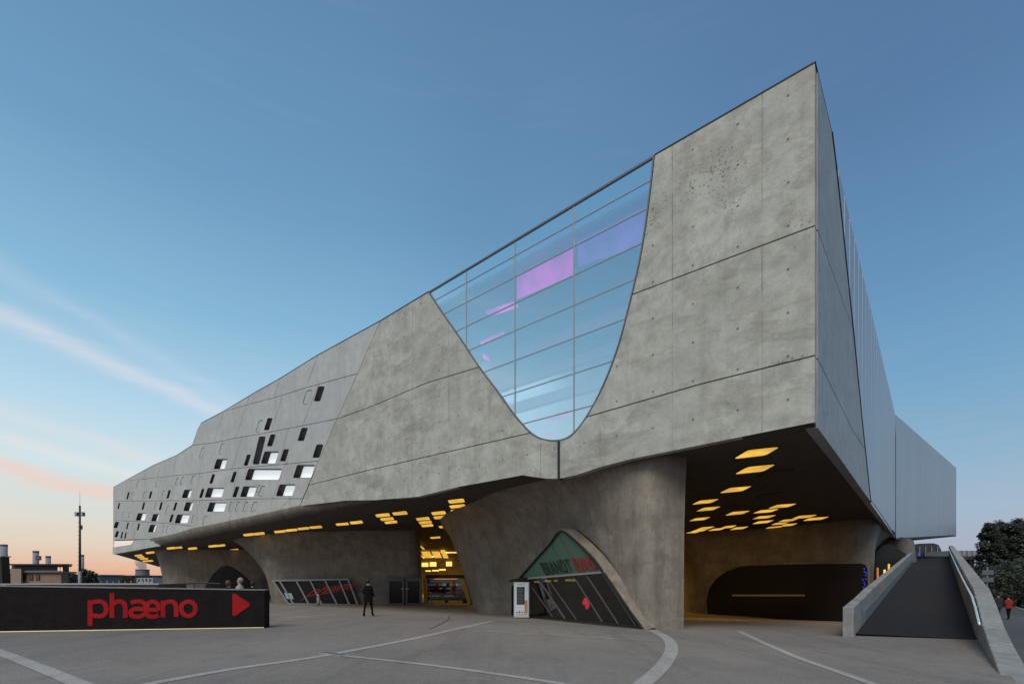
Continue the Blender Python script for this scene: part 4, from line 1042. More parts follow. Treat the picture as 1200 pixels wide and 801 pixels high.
# ------------------------------------------------------------------ black sign wall
SWP = Plane((-16.5, 15.6, 0), (7.8, 1.4, 0), (-1.4, 7.8, 0))
SG = thing('sign_wall', 'long low black wall with large red lettering and a red play triangle, left foreground', 'sign wall', (0, 0, 0))
def bk(g, t, b):
    co = objco(t); c = g.mix(g.ramp(g.noise(co, 2.5, 6, .7), [(.4, 0.0), (.7, 1.0)]), (.0065, .0045, .005), (.012, .009, .010)); t.links.new(c, b.inputs['Base Color']); b.inputs['Roughness'].default_value = .8; b.inputs['Specular IOR Level'].default_value = .18
    bump(g, t, b, g.noise(co, 6, 5, .7), .3, .01)
M_BLK = mat('black_painted_render', build=bk)
xe = SWP.at(310, 735)[0]; zt1 = SWP.at(310, 691.5)[1]; x_l = -14; zt0 = SWP.at(0, 687)[1]
zl0 = zt1+(zt0-zt1)*(xe-x_l)/(xe-SWP.at(0, 687)[0])
link('wall_body', plate([(x_l, -.05), (xe, -.05), (xe, zt1), (x_l, zl0)], (), 0, .55), M_BLK, SG, SWP.mw)
link('wall_coping', plate([(x_l, zl0+.002), (xe+.02, zt1+.002), (xe+.02, zt1+.035), (x_l, zl0+.035)], (), -.02, .57), mat('grey_coping', (.17, .165, .165), .6), SG, SWP.mw)
link('base_light_strip', plate([(x_l, .0), (xe-.02, .0), (xe-.02, .022), (x_l, .022)], (), -.02, -.003), M_STRIP, SG, SWP.mw)
def redp(g, t, b):
    co = objco(t); nn = g.noise(co, 1.6, 4, .6); s = t.nodes.new('ShaderNodeSeparateXYZ'); t.links.new(co, s.inputs[0])
    c = g.mix(g.ramp(nn, [(.4, 0.0), (.7, 1.0)]), (.30, .006, .012), (.36, .014, .014)); t.links.new(c, b.inputs['Base Color'])
    b.inputs['Roughness'].default_value = .7; b.inputs['Specular IOR Level'].default_value = .15
M_REDP = mat('red_sign_paint', build=redp)
def sgp(pts): return SWP.P([(x/3.636, 560+y/3.636) for x, y in pts], -.02)
for ch in 'phæno': link('red_letter', strokes(LETTERS[ch], .142, -.012, 0.0, sgp), M_REDP, SG, SWP.mw)
ap = sgp([(990, 494), (996, 490), (1004, 492), (1062, 532), (1066, 538), (1062, 544), (1004, 584), (996, 586), (990, 582)])
link('red_arrow', plate(ap, (), -.012, 0), M_REDP, SG, SWP.mw)
M_FAINT = mat('faded_black_emblem', (.013, .011, .012), .9, spec=.15)
for cx, cyy, r0, r1 in [(235, 625, 78, 44), (75, 625, 78, 44), (-90, 630, 78, 44)]:
    segs = []
    for k in range(25):
        a = math.pi*k/24; segs.append((cx+r0*math.cos(a), cyy-r0*.56*math.sin(a)))
    for k in range(25):
        a = math.pi*(1-k/24); segs.append((cx+r1*math.cos(a), cyy-r1*.56*math.sin(a)))
    link('faded_emblem', plate(SWP.P([(x/3.636, 560+y/3.636) for x, y in segs]), (), -.008, .0), M_FAINT, SG, SWP.mw)
# handrail behind the wall
hr = thing('stair_handrail', 'thin dark handrail sloping behind the black sign wall near the far-left cone', 'handrail', (0, 0, 0))
def atY(px, py, Y): return Vector(((px-HX)/F*Y, Y, CAMZ+(HY-py)/F*Y))
mb = MB(); mb.tube(atY(188, 684.3, 21), atY(238, 682.3, 21), .025); mb.tube(atY(238, 682.3, 21), atY(258, 683.5, 21), .025); link('rail', mb.me(), M_COPE, hr)
for px, py in ((193, 684), (210, 683.4), (228, 682.7), (246, 682.8)):
    p = atY(px, py, 21); link('rail_post', MB().tube(p, (p.x, p.y, gz(p.x, p.y)-.02), .02).me(), M_COPE, hr)
# ------------------------------------------------------------------ poster stand, bollard
PS = gat(611, 724); ps = thing('poster_stand', 'white upright menu board with a black menu panel beside the triangular shop window', 'sign', PS, R(-4))
hW = 18.0/F*PS.y/2; hH = 42.5/F*PS.y
def pb(name, x0, x1, y0, y1, z0, z1, m, par=None): return link(name, MB().box(x0, x1, y0, y1, z0, z1).me(), m, par or ps)
pb('stand_body', -hW, hW, 0, .14, .03, hH, mat('brushed_aluminium', (.5, .52, .55), .35, .6))
pb('stand_foot', -hW-.04, hW+.04, -.08, .22, -.01, .03, M_COPE)
pb('poster', -hW+.045, hW-.045, -.012, 0, .1, hH-.06, mat('white_poster_print', (.62, .66, .70), .5))
pb('menu_panel', -hW*.62, hW*.42, -.02, -.012, hH*.38, hH*.87, mat('black_menu_print', (.02, .02, .022), .5))
M_CHALK = mat('chalk_lettering', (.28, .29, .3), .8)
for k in range(11):
    z = hH*(.84-k*.041); a = rng.uniform(.35, .55)*hW; c = -hW*.10
    for (u, v) in ((-a, -a*.25), (-a*.15, a*rng.uniform(.4, .9))): pb('menu_line', c+u, c+v, -.0235, -.02, z, z+.014, M_CHALK)
pb('photo_print', hW*.42, hW*.8, -.02, -.012, hH*.14, hH*.50, mat('orange_brown_print', (.45, .22, .12), .6))
link('poster_heading', text_mesh('BRANDT', [(-hW*.5, hH*.915), (hW*.12, hH*.915), (hW*.12, hH*.945), (-hW*.5, hH*.945)], -.018, -.012), M_BLACKL, ps)
link('poster_heading', text_mesh('EINS', [(hW*.16, hH*.915), (hW*.55, hH*.915), (hW*.55, hH*.945), (hW*.16, hH*.945)], -.018, -.012), M_REDL, ps)
for k in range(4):
    x = -hW*.7+k*hW*.36; pb('poster_icon', x, x+hW*.2, -.018, -.012, hH*.15, hH*(.18+.02*(k % 2)), M_BLACKL)
pb('poster_caption', -hW*.75, hW*.75, -.017, -.012, hH*.09, hH*.115, mat('orange_brown_print', (.45, .22, .12), .6))
bo = gat(373, 709.5); bl_ = thing('bollard', 'short pale grey round bollard in front of the slanted shop windows', 'bollard', bo)
h_ = 13.5/F*bo.y
link('post', MB().tube((0, 0, -.02), (0, 0, h_*.82), .11, n=16).me(True), mat('bollard_grey', (.24, .24, .23), .6), bl_)
link('cap', MB().tube((0, 0, h_*.84), (0, 0, h_), .12, .10, n=16).me(True), M_MULL, bl_)

# ------------------------------------------------------------------ people
def skin_body(J, E, root=0, sub=1):
    me = bpy.data.meshes.new('body'); me.from_pydata([j[0] for j in J], E, []); ob = bpy.data.objects.new('tmp', me); COL.objects.link(ob)
    ob.modifiers.new('s', 'SKIN').use_smooth_shade = True
    for i, j in enumerate(J):
        r = j[1]; me.skin_vertices[0].data[i].radius = r if isinstance(r, tuple) else (r, r)
        me.skin_vertices[0].data[i].use_root = (i == root)
    s = ob.modifiers.new('u', 'SUBSURF'); s.levels = sub; s.render_levels = sub
    dg = bpy.context.evaluated_depsgraph_get(); m2 = bpy.data.meshes.new_from_object(ob.evaluated_get(dg)); bpy.data.objects.remove(ob)
    for p in m2.polygons: p.use_smooth = True
    return m2
def person(loc, rz_, h, label, top, legs, hair, stride=.22, group=None, larm=0.25, skinc=(.42, .26, .19), coat=0.55, hairlen=0):
    s = h/1.78; J = []; E = []
    def j(p, r, par=None):
        J.append(((p[0]*s, p[1]*s, p[2]*s), tuple(v*s for v in r) if isinstance(r, tuple) else r*s)); i = len(J)-1
        if par is not None: E.append((par, i))
        return i
    pel = j((0, 0, .95), (.155, .115)); wa = j((0, 0, 1.12), (.145, .10), pel); ch = j((0, .01, 1.33), (.175, .12), wa); ne0 = j((0, .0, 1.47), (.10, .08), ch)
    ne = j((0, -.005, 1.54), .055, ne0); hd0 = j((0, -.015, 1.60), (.068, .075), ne); hd = j((0, -.01, 1.69), (.078, .095), hd0); ht = j((0, 0, 1.755), (.05, .06), hd)
    feet = []
    for sd_, st in ((-1, stride), (1, -stride)):
        hp_ = j((sd_*.085, 0, .90), .095, pel); kn = j((sd_*.09, -st*.55-.02, .50), .062, hp_); an = j((sd_*.085, -st, .09+max(0, -st)*.25), .042, kn)
        j((sd_*.09, -st-.13, .035), (.045, .032), an); j((sd_*.085, -st+.04, .05), (.035, .035), an)
        sh = j((sd_*.18, 0, 1.42), .062, ch)
        bend = larm if sd_ > 0 else .12
        el = j((sd_*.245, .05, 1.14), .046, sh); wr = j((sd_*(.25-(bend > .2)*.02), -bend, .92+bend*.5), .032, el); pm = j((sd_*.245, -bend-.04, .85+bend*.5), (.036, .022), wr)
        for f in range(4):
            x = sd_*.245+(f-1.5)*.02; a = j((x, -bend-.055, .80+bend*.5-.004*abs(f-1.5)), .011, pm); j((x, -bend-.075, .765+bend*.5+.006*abs(f-1.5)), .009, a)
        th = j((sd_*.245-sd_*.035, -bend-.075, .835+bend*.5), .012, pm); j((sd_*.245-sd_*.04, -bend-.09, .80+bend*.5), .010, th)
    me = skin_body(J, E)
    ms = [mat('skin', skinc, .6), top, legs, mat('dark_shoe_leather', (.015, .014, .013), .5)]
    T = thing('person', label, 'person', loc, rz_, group)
    for m in ms: me.materials.append(m)
    for p in me.polygons:
        c = p.center/s; arm = abs(c.x) > .205
        if c.z > 1.515: k = 0
        elif arm: k = 0 if (c.z < .93+.1*(c.x > 0) and c.z < 1.0) else 1
        elif c.z > .88: k = 1
        elif c.z > .09: k = 2
        else: k = 3
        p.material_index = k
    o = bpy.data.objects.new('body', me); COL.objects.link(o); o.parent = T
    # jacket: a hollow shell over hips and chest
    if coat:
        rings = [(.70 if coat > .6 else .84, .19, .135), (1.0, .182, .13), (1.15, .172, .122), (1.32, .20, .14), (1.42, .185, .125), (1.50, .085, .08)]; n = 20; vs = []; fs = []
        for z, a, b in rings:
            for k in range(n):
                t = 2*math.pi*k/n; vs.append((a*1.17*s*math.cos(t), (b*1.15*math.sin(t)+.004*math.sin(5*t))*s, z*s))
        for r in range(len(rings)-1):
            for k in range(n): fs.append((r*n+k, r*n+(k+1) % n, (r+1)*n+(k+1) % n, (r+1)*n+k))
        link('jacket', mesh(vs, fs, True), top, T)
    # hair: cap over crown and back of the head
    bm = bmesh.new(); bmesh.ops.create_icosphere(bm, subdivisions=3, radius=1)
    for v in bm.verts:
        nz_ = 1+.05*noise.noise(v.co*5); q = v.co*nz_
        z = q.z*.118+1.705; y = q.y*.118+.022; x = q.x*.098
        if hairlen and q.z < 0: z -= hairlen*(-q.z)
        v.co = Vector((x*s, y*s, z*s))
    bmesh.ops.delete(bm, geom=[v for v in bm.verts if v.co.y < -.05*s and v.co.z < 1.735*s], context='VERTS')
    mh = bpy.data.meshes.new('hair'); bm.to_mesh(mh); bm.free()
    for p in mh.polygons: p.use_smooth = True
    link('hair', mh, hair, T)
    fc = MB()
    fc.add([(-.012*s, -.105*s, 1.655*s), (.012*s, -.105*s, 1.655*s), (0, -.13*s, 1.66*s), (0, -.10*s, 1.70*s)], [(0, 1, 2), (0, 2, 3), (1, 3, 2), (0, 3, 1)])
    link('nose', fc.me(True), ms[0], T)
    for sx in (-1, 1):
        link('eye', MB().box(sx*.03*s-.009*s, sx*.03*s+.009*s, -.103*s, -.09*s, 1.692*s, 1.702*s).me(), mat('dark_eye', (.02, .015, .01), .3), T)
        link('ear', MB().tube((sx*.078*s, 0, 1.66*s), (sx*.088*s, .012*s, 1.70*s), .013*s, .016*s).me(True), ms[0], T)
    link('mouth', MB().box(-.022*s, .022*s, -.1*s, -.088*s, 1.622*s, 1.628*s).me(), mat('lip', (.3, .12, .1), .5), T)
    return T
M_BC = mat('black_cloth', (.006, .0055, .006), .9, spec=.1); M_BT = mat('dark_trouser_cloth', (.007, .007, .008), .9, spec=.1); M_BH = mat('dark_hair', (.014, .011, .010), .7)
P1 = gat(431.5, 722)
person(P1, R(168), 1.80*46/44.5, 'man in dark clothes walking away across the plaza toward the slanted shop windows', M_BC, M_BT, M_BH, .27, larm=.30, coat=.7)
M_JN = mat('blue_grey_trousers', (.05, .055, .075), .9)
def behind(px, pytop, Y, hair, label, top, hl=0, rz_=0):
    z = CAMZ+(HY-pytop)/F*Y; X = (px-HX)/F*Y; g0 = gz(X, Y); person((X, Y, g0), rz_, z-g0-.03, label, top, M_BT, hair, .02, hairlen=hl)
behind(281, 676.5, 20, mat('grey_hair', (.22, .21, .20), .7), 'grey-haired person standing behind the black sign wall, only the head showing', mat('pale_shirt', (.25, .25, .27), .9), 0, R(-70))
behind(268, 679.5, 21, mat('auburn_hair', (.10, .035, .02), .6), 'auburn-haired person standing behind the sign wall, left of the grey-haired one', M_BC, .06, R(160))
behind(296, 680.5, 23, M_BH, 'dark-haired person behind the sign wall near its right end, right of the grey head', M_BC, .04, R(200))
def streetp(px, pyf, pyt, *a, **k):
    Y = (CAMZ+.95)*F/(pyf-HY); X = (px-HX)/F*Y; h = (pyf-pyt)/F*Y; return person((X, Y, -.95), R(170), h, *a, **k)
streetp(1170, 727, 694, 'person in dark jacket and grey trousers walking on the street pavement beside the red jacket', mat('dark_grey_jacket', (.02, .02, .026), .9), M_JN, M_BH, .12)
streetp(1182, 725.5, 697, 'person in a bright red jacket walking on the street pavement below the trees', mat('red_jacket_cloth', (.25, .014, .014), .85), M_BT, M_BH, .12, larm=.3)

# ------------------------------------------------------------------ vegetation
def leafm(c):
    def f(g, t, b):
        r = g.noise(objco(t), 1.1, 4, .6); c_ = g.mix(g.ramp(r, [(.35, 0.0), (.65, 1.0)]), tuple(v*.55 for v in c), c); t.links.new(c_, b.inputs['Base Color'])
        b.inputs['Roughness'].default_value = .6; b.inputs['Transmission Weight'].default_value = 0
    return f
M_LEAF = mat('dark_foliage', build=leafm((.034, .044, .022))); M_LEAF2 = mat('deep_foliage', build=leafm((.024, .033, .019))); M_BARK = mat('bark', (.05, .04, .03), .9)
def tree(loc, h, rad, label, group, seed, leaves=5200, ls=.16, mat_=None, shape='poplar', name='poplar_tree'):
    rg = random.Random(seed); T = thing(name, label, 'tree', loc, 0, group)
    tb = MB(); tb.tube((0, 0, -.1), (0, 0, h*.5), .18, .10, 8); tb.tube((0, 0, h*.5), (rg.uniform(-.2, .2), 0, h*.93), .10, .02, 6)
    cl = []
    for k in range(95):
        z = h*rg.uniform(.10, .97); u = z/h
        rr = rad*(math.sin(math.pi*min(1, max(0.05, (u-.02)/1.0))**.75)**.6)*rg.uniform(.35, 1) if shape == 'poplar' else rad*math.sqrt(max(.05, 1-((u-.6)/.42)**2))*rg.uniform(.3, 1)
        a = rg.uniform(0, 2*math.pi); c = Vector((rr*math.cos(a)*.85, rr*math.sin(a)*.85, z)); cl.append((c, rg.uniform(.22, .46)*rad*.75))
        if k < 22: tb.tube((0, 0, max(.4, z-rr*.9)), tuple(c), .035, .01, 5)
    link('trunk', tb.me(True), M_BARK, T)
    vs = []; fs = []
    for i in range(leaves):
        c, r = cl[rg.randrange(len(cl))]; d = Vector((rg.gauss(0, 1), rg.gauss(0, 1), rg.gauss(0, 1.25))).normalized()*r*rg.random()**.4
        p = c+d; a = Vector((rg.gauss(0, 1), rg.gauss(0, 1), rg.gauss(0, 1))).normalized(); b = a.orthogonal().normalized(); s_ = ls*rg.uniform(.6, 1.3)
        k = len(vs); vs += [p-a*s_, p+b*s_*.5, p+a*s_, p-b*s_*.5]; fs.append((k, k+1, k+2, k+3))
    link('crown', mesh(vs, fs, False, False), mat_ or M_LEAF, T)
    return T
TL = [(1159, 613, 60, 1.7, 'first tree on the right-hand street, a dense dark column nearest the glass canopy'), (1171, 610, 63, 1.9, 'tall dense tree at the right, directly above the two walkers'),
      (1184, 612, 60, 1.9, 'dark tree right of the tallest trees, its tip just below theirs'), (1196, 607, 62, 2.2, 'tallest dark tree, cut by the right edge of the photo'),
      (1213, 610, 60, 2.6, 'tree just beyond the right edge, its left branches in view')]
for k, (px, pt, Y, r, lb) in enumerate(TL):
    tree(((px-HX)/F*Y, Y, -1.0), CAMZ+(HY-pt)/F*Y+1.0, r, lb, 'dense trees along the right-hand street', 20+k, 13000, .17, M_LEAF if k % 2 else M_LEAF2)
for k in range(7):
    px = 1158+k*9; Y = 48+(k % 3)*3; tree(((px-HX)/F*Y, Y, -1.0), 3.4+.5*(k % 2)+.25*k, 1.7, ['leftmost low shrub of the hedge row, beside the canopy', 'second low shrub from the canopy in the dark hedge row', 'low shrub under the tall tree above the walkers', 'middle shrub of the dark hedge row behind the walkers', 'shrub right of the middle in the dark hedge row', 'second last shrub toward the right edge of the hedge row', 'largest shrub at the right edge of the photo'][k], 'dark shrubs under the street trees', 60+k, 3000, .13, M_LEAF2, 'round', 'shrub')
for k, (px, Y, h, r) in enumerate([(74, 150, 3.2, 2.4), (80, 155, 3.6, 2.6), (87, 150, 3.0, 2.2), (99, 150, 4.4, 2.4), (105, 152, 4.0, 2.6), (148, 240, 3, 4)]):
    tree(((px-HX)/F*Y, Y, -1.5), h+2.0, r, ['small round tree right of the brick building', 'second round tree, between brick building and mast', 'low round tree just left of the floodlight mast', 'taller round tree just right of the floodlight mast', 'round tree left of the long industrial hall', 'low green tree in front of the industrial hall'][k], 'small trees on the left skyline', 90+k, 2200, .3, M_LEAF2, 'round', 'round_tree')

# ------------------------------------------------------------------ left skyline
M_BRICK = mat('tan_brick', build=conc((.30, .19, .13), (.24, .15, .10), .2, False, False, False, (.1, .07, .05)))
Yb = 110
def bx(par, name, px0, py0, px1, py1, Y, dep, m, mw=None):
    a = atY(px0, py0, Y); b = atY(px1, py1, Y); return link(name, MB().box(a.x, b.x, Y, Y+dep, b.z, a.z).me(), m, par)
cz8 = lambda a, b: (a/6.675, 570+b/6.675)
def bxc(par, name, x0, y0, x1, y1, Y, dep, m): p = cz8(x0, y0); q = cz8(x1, y1); return bx(par, name, p[0], p[1], q[0], q[1], Y, dep*.12, m)
bb = thing('brick_building', 'low tan brick building with a dark flat-roofed upper storey on the left skyline', 'building', (0, 0, 0))
bxc(bb, 'brick_wall', 28, 640, 478, 900, Yb, 14, M_BRICK)
bxc(bb, 'upper_storey', 90, 612, 495, 668, Yb-.3, 12, mat('dark_storey_cladding', (.035, .035, .04), .6))
bxc(bb, 'flat_roof', 66, 602, 510, 613, Yb-1.5, 15, M_COPE)
bxc(bb, 'roof_edge', 165, 655, 478, 668, Yb-.6, 14, mat('pale_roof_edge', (.16, .17, .19), .6))
bxc(bb, 'roof_arm', 505, 616, 560, 627, Yb-1, .5, M_COPE)
bxc(bb, 'roof_arm', 478, 664, 600, 676, Yb-1, .5, M_COPE)
for x in (172, 228, 280): 
    w_ = bxc(bb, 'window', x, 685, x+30, 730, Yb-.12, .3, M_COPE); bxc(w_, 'pane', x+4, 690, x+26, 726, Yb-.16, .03, mat('brown_pane', (.12, .06, .04), .3))
for x in (452, 474):
    w_ = bxc(bb, 'lit_window', x-2, 624, x+17, 668, Yb-.36, .3, M_COPE); bxc(w_, 'pane', x, 628, x+15, 666, Yb-.40, .03, mat('glowing_pane', (.8, .6, .4), .3, 0, (1, .62, .38), .75))
bxc(bb, 'stair_block', 28, 640, 165, 755, Yb-1.2, 3, mat('tan_render', (.28, .20, .15), .8))
bxc(bb, 'light_dome', 60, 676, 76, 690, Yb-1.4, .2, mat('white_paint', (.75, .75, .74), .5)); 
for (x0, x1, t, d, lb) in [(8, 52, 450, 1, 'leftmost and widest grey power-station chimney'), (262, 299, 500, 1, 'grey chimney directly behind the dark sign box'), (361, 393, 540, 1, 'shortest grey chimney, right of the sign box'), (633, 655, 530, 1, 'slim grey chimney just right of the floodlight mast')]:
    Yc = 420; p = cz8(x0, t); q = cz8(x1, 900); a = atY(p[0], p[1], Yc); b = atY(q[0], q[1], Yc); r = (b.x-a.x)/2
    T = thing('chimney', lb+' on the left skyline', 'chimney', ((a.x+b.x)/2, Yc, -1.5), 0, 'power station chimneys on the left skyline')
    mh = a.z+1.5
    link('shaft', MB().tube((0, 0, 0), (0, 0, mh-1.6), r*1.03, r, 24).me(True), mat('chimney_grey', (.20, .22, .26), .8), T)
    link('rim', MB().tube((0, 0, mh-1.6), (0, 0, mh), r*1.04, r*1.04, 24).me(True), mat('chimney_rim_grey', (.12, .13, .16), .8), T)
sb = thing('rooftop_sign', 'dark square box with a faint red emblem on a post above the brick building', 'sign', (0, 0, 0))
bxc(sb, 'sign_box', 278, 540, 320, 574, 200, 2, mat('dark_violet_box', (.04, .03, .06), .6)); bxc(sb, 'red_emblem', 286, 548, 306, 566, 199.9, .1, mat('faded_red_print', (.28, .06, .09), .6)); bxc(sb, 'post', 296, 574, 302, 900, 200, .5, M_COPE)
le = thing('dark_post_block', 'dark tapering block at the far left edge beside the widest chimney', 'post', (0, 0, 0))
a = atY(-6, 652, 60); b = atY(2.5, 685, 60); mb = MB(); mb.add([(a.x, 60, -1.5), (b.x+.2, 60, -1.5), (b.x-.15, 60, a.z), (a.x, 60, a.z), (a.x, 61, -1.5), (b.x+.2, 61, -1.5), (b.x-.15, 61, a.z), (a.x, 61, a.z)], [(0, 1, 2, 3), (7, 6, 5, 4), (0, 4, 5, 1), (1, 5, 6, 2), (2, 6, 7, 3), (3, 7, 4, 0)])
link('block', mb.me(), M_COPE, le)
link('block_cap', MB().box(a.x-.1, b.x, 59.9, 61.1, a.z+.002, a.z+.12).me(), M_MULL, le)
# floodlight mast
Ym = 75; mp = atY(93.6, 600, Ym); MT = thing('floodlight_mast', 'tall thin dark mast with two floodlights and a whip antenna left of the building', 'mast', (mp.x, Ym, -1.2))
hz = lambda py: CAMZ+(HY-py)/F*Ym+1.2
link('mast_pole', MB().tube((0, 0, 0), (0, 0, hz(592)), .19, .12, 12).me(True), M_COPE, MT)
link('antenna', MB().tube((0, 0, hz(592)), (0, 0, hz(575)), .025, .012, 6).me(), M_COPE, MT)
link('pale_base_sleeve', MB().tube((0, 0, 0), (0, 0, hz(669)), .22, .21, 12).me(True), mat('mast_grey', (.2, .21, .24), .5), MT)
link('cross_arm', MB().beam((-.5, 0, hz(602)), (.5, 0, hz(602)), .06, .06).me(), M_COPE, MT)
for sx in (-1, 1):
    fl = link('floodlight', MB().box(sx*.46-.20, sx*.46+.20, -.18, .18, hz(604.4), hz(599.8)).me(), mat('floodlight_housing', (.045, .055, .065), .4), MT)
    link('lens', MB().box(sx*.46-.16, sx*.46+.16, -.20, -.18, hz(603.8), hz(600.4)).me(), M_MULL, fl)
for k in range(14):
    link('climbing_rung', MB().box(-.24, .24, -.16, -.12, hz(612+k*5), hz(612+k*5)+.05).me(), M_COPE, MT)
link('bracket_box', MB().box(.1, .34, -.1, .1, hz(620), hz(615)).me(), M_COPE, MT)
# industrial halls, cooling tower with plume
c34 = lambda a, b: (a/3.636, 560+b/3.636)
def bx4(par, name, x0, y0, x1, y1, Y, dep, m): p = c34(x0, y0); q = c34(x1, y1); return bx(par, name, p[0], p[1], q[0], q[1], Y, dep, m)
ih = thing('industrial_hall', 'long dark brick industrial hall with striped roofline on the left skyline', 'building', (0, 0, 0))
bx4(ih, 'hall_wall', 425, 418, 672, 470, 300, 30, mat('dark_hall_brick', (.055, .035, .035), .8)); bx4(ih, 'hall_roof', 450, 413, 640, 418, 299, 32, M_COPE)
for k in range(18): bx4(ih, 'pilaster', 432+k*13, 420, 435+k*13, 440, 299.4, .5, mat('hall_pilaster', (.09, .06, .055), .8))
w5 = thing('white_striped_house', 'small pale building with a row of window bands below the cooling tower', 'building', (0, 0, 0))
bx4(w5, 'house_wall', 582, 424, 650, 470, 260, 10, mat('pale_facade', (.33, .35, .38), .8))
for k in range(3):
    for i in range(4): bx4(w5, 'window', 586+i*16, 427+k*5, 596+i*16, 429+k*5, 259.8, .3, M_COPE)
gh = thing('grey_shed', 'small grey shed with light flat roof right of the floodlight mast', 'shed', (0, 0, 0))
bx4(gh, 'shed_wall', 398, 414, 424, 460, 190, 10, mat('shed_grey', (.16, .18, .21), .8)); bx4(gh, 'shed_roof', 394, 410, 428, 414.5, 189, 12, mat('pale_roof_edge', (.16, .17, .19), .6))
lr = thing('low_flat_roof', 'pale low flat roof edge running just above the black sign wall', 'roof', (0, 0, 0))
bx(lr, 'roof_slab', 0, 683.2, 186, 684.6, 45, 5, mat('pale_membrane_roof', (.30, .31, .34), .7)); bx(lr, 'roof_wall', 0, 684.6, 185, 700, 45.5, 4, M_BRICK)
for k in range(9): bx(lr, 'roof_post', 118+k*7, 680.6-(k % 2), 118.5+k*7, 683.2, 46, .1, M_MULL)
Yt = 900; c = atY(167, 667, Yt); ct = thing('cooling_tower', 'squat grey cooling tower with white steam rising from it on the left skyline', 'cooling tower', (c.x, Yt, -1.5))
rt = 14.5/2/F*Yt*.95; hh = c.z+1.5; prof = [(0, 1.16), (.3, 1.07), (.6, .99), (.85, .96), (1, .98)]
vs = []; fs = []; n = 40
for u, r in prof:
    for k in range(n): vs.append((rt*r*math.cos(2*math.pi*k/n), rt*r*math.sin(2*math.pi*k/n), hh*u))
for r in range(4):
    for k in range(n): fs.append((r*n+k, r*n+(k+1) % n, (r+1)*n+(k+1) % n, (r+1)*n+k))
link('shell', mesh(vs, fs, True), mat('cooling_tower_concrete', (.13, .145, .17), .8), ct)
link('rim', MB().tube((0, 0, hh-1.2), (0, 0, hh+.4), rt*1.02, rt*1.02, n).me(), mat('tower_rim', (.07, .08, .10), .8), ct)
sm = bpy.data.materials.new('steam'); sm.use_nodes = True; t_ = sm.node_tree; t_.nodes.clear(); out = t_.nodes.new('ShaderNodeOutputMaterial'); pv = t_.nodes.new('ShaderNodeVolumePrincipled'); pv.inputs['Color'].default_value = (.95, .95, .97, 1); pv.inputs['Density'].default_value = .10; t_.links.new(pv.outputs[0], out.inputs['Volume'])
bm = bmesh.new(); bmesh.ops.create_icosphere(bm, subdivisions=4, radius=1)
for v in bm.verts:
    q = v.co.copy(); d = noise.noise(q*1.6)*.35+noise.noise(q*4)*.14; q *= 1+d; v.co = Vector((c.x-2+q.x*rt*.85-q.z*3, Yt+q.y*rt*.7, c.z+9+q.z*13))
ms_ = bpy.data.meshes.new('steam'); bm.to_mesh(ms_); bm.free(); o = link('steam_plume', ms_, sm); o['kind'] = 'stuff'; o['label'] = 'white steam drifting up from the cooling tower'

# ------------------------------------------------------------------ behind the ramp
pv_ = thing('dark_pavilion', 'dark rounded glazed pavilion at the top of the ramp under the wing', 'building', (0, 0, 0))
YP = 72; pa = [atY(x, y, YP) for x, y in [(1066, 662), (1066, 643), (1070, 638), (1078, 636.4), (1094, 636), (1100, 638), (1103, 644), (1104, 662)]]
link('pavilion_shell', plate([(p.x, p.z) for p in pa], (), YP, YP+9), mat('brown_dark_glazing', (.035, .03, .03), .2), pv_)
for k in range(5):
    a = atY(1070+k*7, 640, YP); b = atY(1070.6+k*7, 655, YP); link('mullion', MB().box(a.x, b.x, YP-.1, YP-.02, b.z, a.z).me(), M_MULL, pv_)
for px in (1075, 1090.5):
    a = atY(px, 647, YP); link('blue_lamp', MB().box(a.x-.18, a.x+.12, YP-.2, YP-.12, a.z-.7, a.z).me(), mat('dim_blue_led', (.02, .05, .4), .5, 0, (.01, .05, .8), .5), pv_)
a = atY(1108, 632, 56); b = atY(1106.5, 646, 56)
fpart('leaning_column', MB().tube((a.x-4.6, 56+1, zD0-.1), (a.x-4.9, 56+1, 4.0), .16, .16, 12).me(True), M_COPE, Matrix())
cn_ = thing('glass_canopy', 'grey flat canopy with pale glazing on top, behind the right ramp wall', 'canopy', (0, 0, 0))
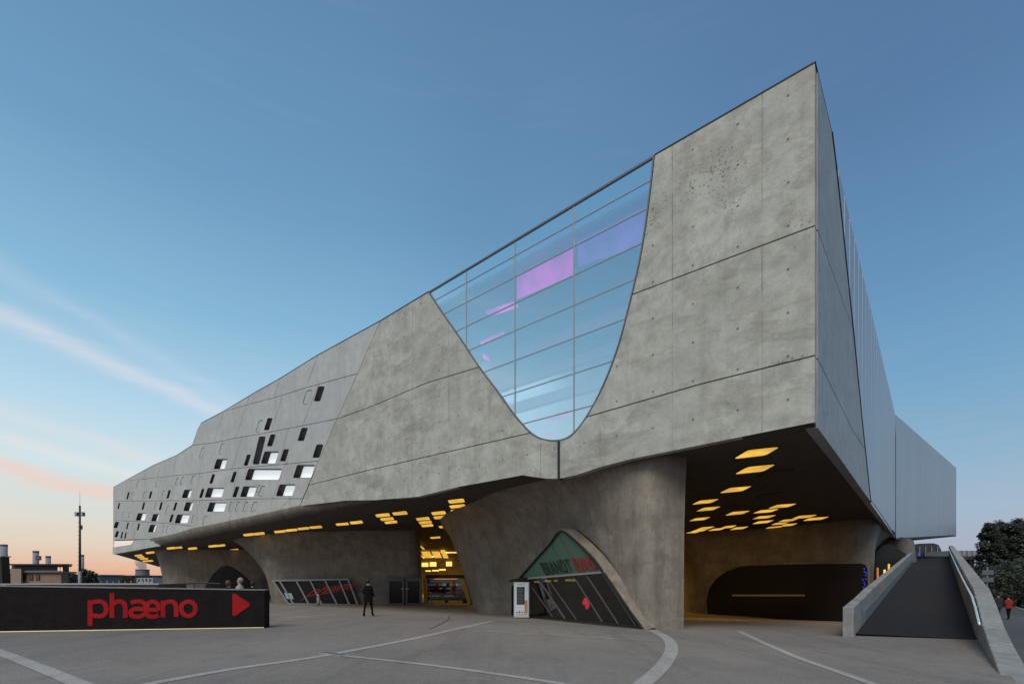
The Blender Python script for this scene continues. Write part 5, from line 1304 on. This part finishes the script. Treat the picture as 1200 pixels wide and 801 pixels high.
bx(cn_, 'canopy_slab', 1113, 651.5, 1166, 655, 66, 12, mat('canopy_grey', (.06, .065, .075), .6)); bx(cn_, 'roof_glazing', 1116, 645, 1160, 651.2, 68, 8, mat('pale_roof_glazing', (.30, .30, .31), .25))
bx(cn_, 'glass_booth', 1129, 655, 1141, 674, 67, 5, mat('teal_booth_glass', (.10, .16, .15), .2)); 
for x in (1117, 1129, 1141): bx(cn_, 'canopy_post', x, 655, x+1, 700, 66.5, .3, M_MULL)
for k in range(8): bx(cn_, 'roof_rib', 1116+k*6, 644.6, 1116.6+k*6, 651.2, 67.8, 8.3, M_MULL)
sp = thing('street_sign_post', 'grey street post with two small panels in front of the dark trees', 'sign', (0, 0, 0))
Ys = 40; a = atY(1157, 668, Ys)
link('post', MB().tube((a.x, Ys, -1.0), (a.x, Ys, a.z+.3), .05, n=8).me(True), mat('post_grey', (.12, .13, .13), .5), sp)
for z in (a.z-.35, a.z-.95): link('sign_panel', MB().box(a.x-.5, a.x+.45, Ys-.08, Ys-.05, z, z+.38).me(), mat('sign_grey', (.11, .12, .14), .5), sp)
# parked cars glimpsed under the trees
def car(X, Y, rz_, colr, label):
    T = thing('parked_car', label, 'car', (X, Y, -1.07), rz_)
    prof = [(-2.1, .35), (-2.1, .75), (-1.9, .9), (-1.1, 1.0), (-.55, 1.42), (.75, 1.45), (1.5, 1.02), (2.05, .9), (2.12, .35)]
    link('body', plate(prof, (), -.85, .85), colr, T)
    link('side_window', plate([(-.98, 1.02), (-.5, 1.36), (.7, 1.39), (1.3, 1.04)], (), -.865, .865), M_DKW, T)
    for wx in (-1.3, 1.3):
        for wy in (-.78, .78):
            w_ = link('wheel', MB().tube((wx, wy-.1, .32), (wx, wy+.1, .32), .33, n=18).me(), M_BC, T); link('rim', MB().tube((wx, wy-.115, .32), (wx, wy+.115, .32), .2, n=12).me(), M_MULL, w_)
    for wy in (-.6, .6): link('headlight', MB().box(2.05, 2.13, wy-.15, wy+.15, .6, .74).me(), M_WHITE, T)
car(46, 41, R(48), mat('dark_car_paint', (.02, .022, .03), .2, .3), 'dark parked car half hidden under the street trees')
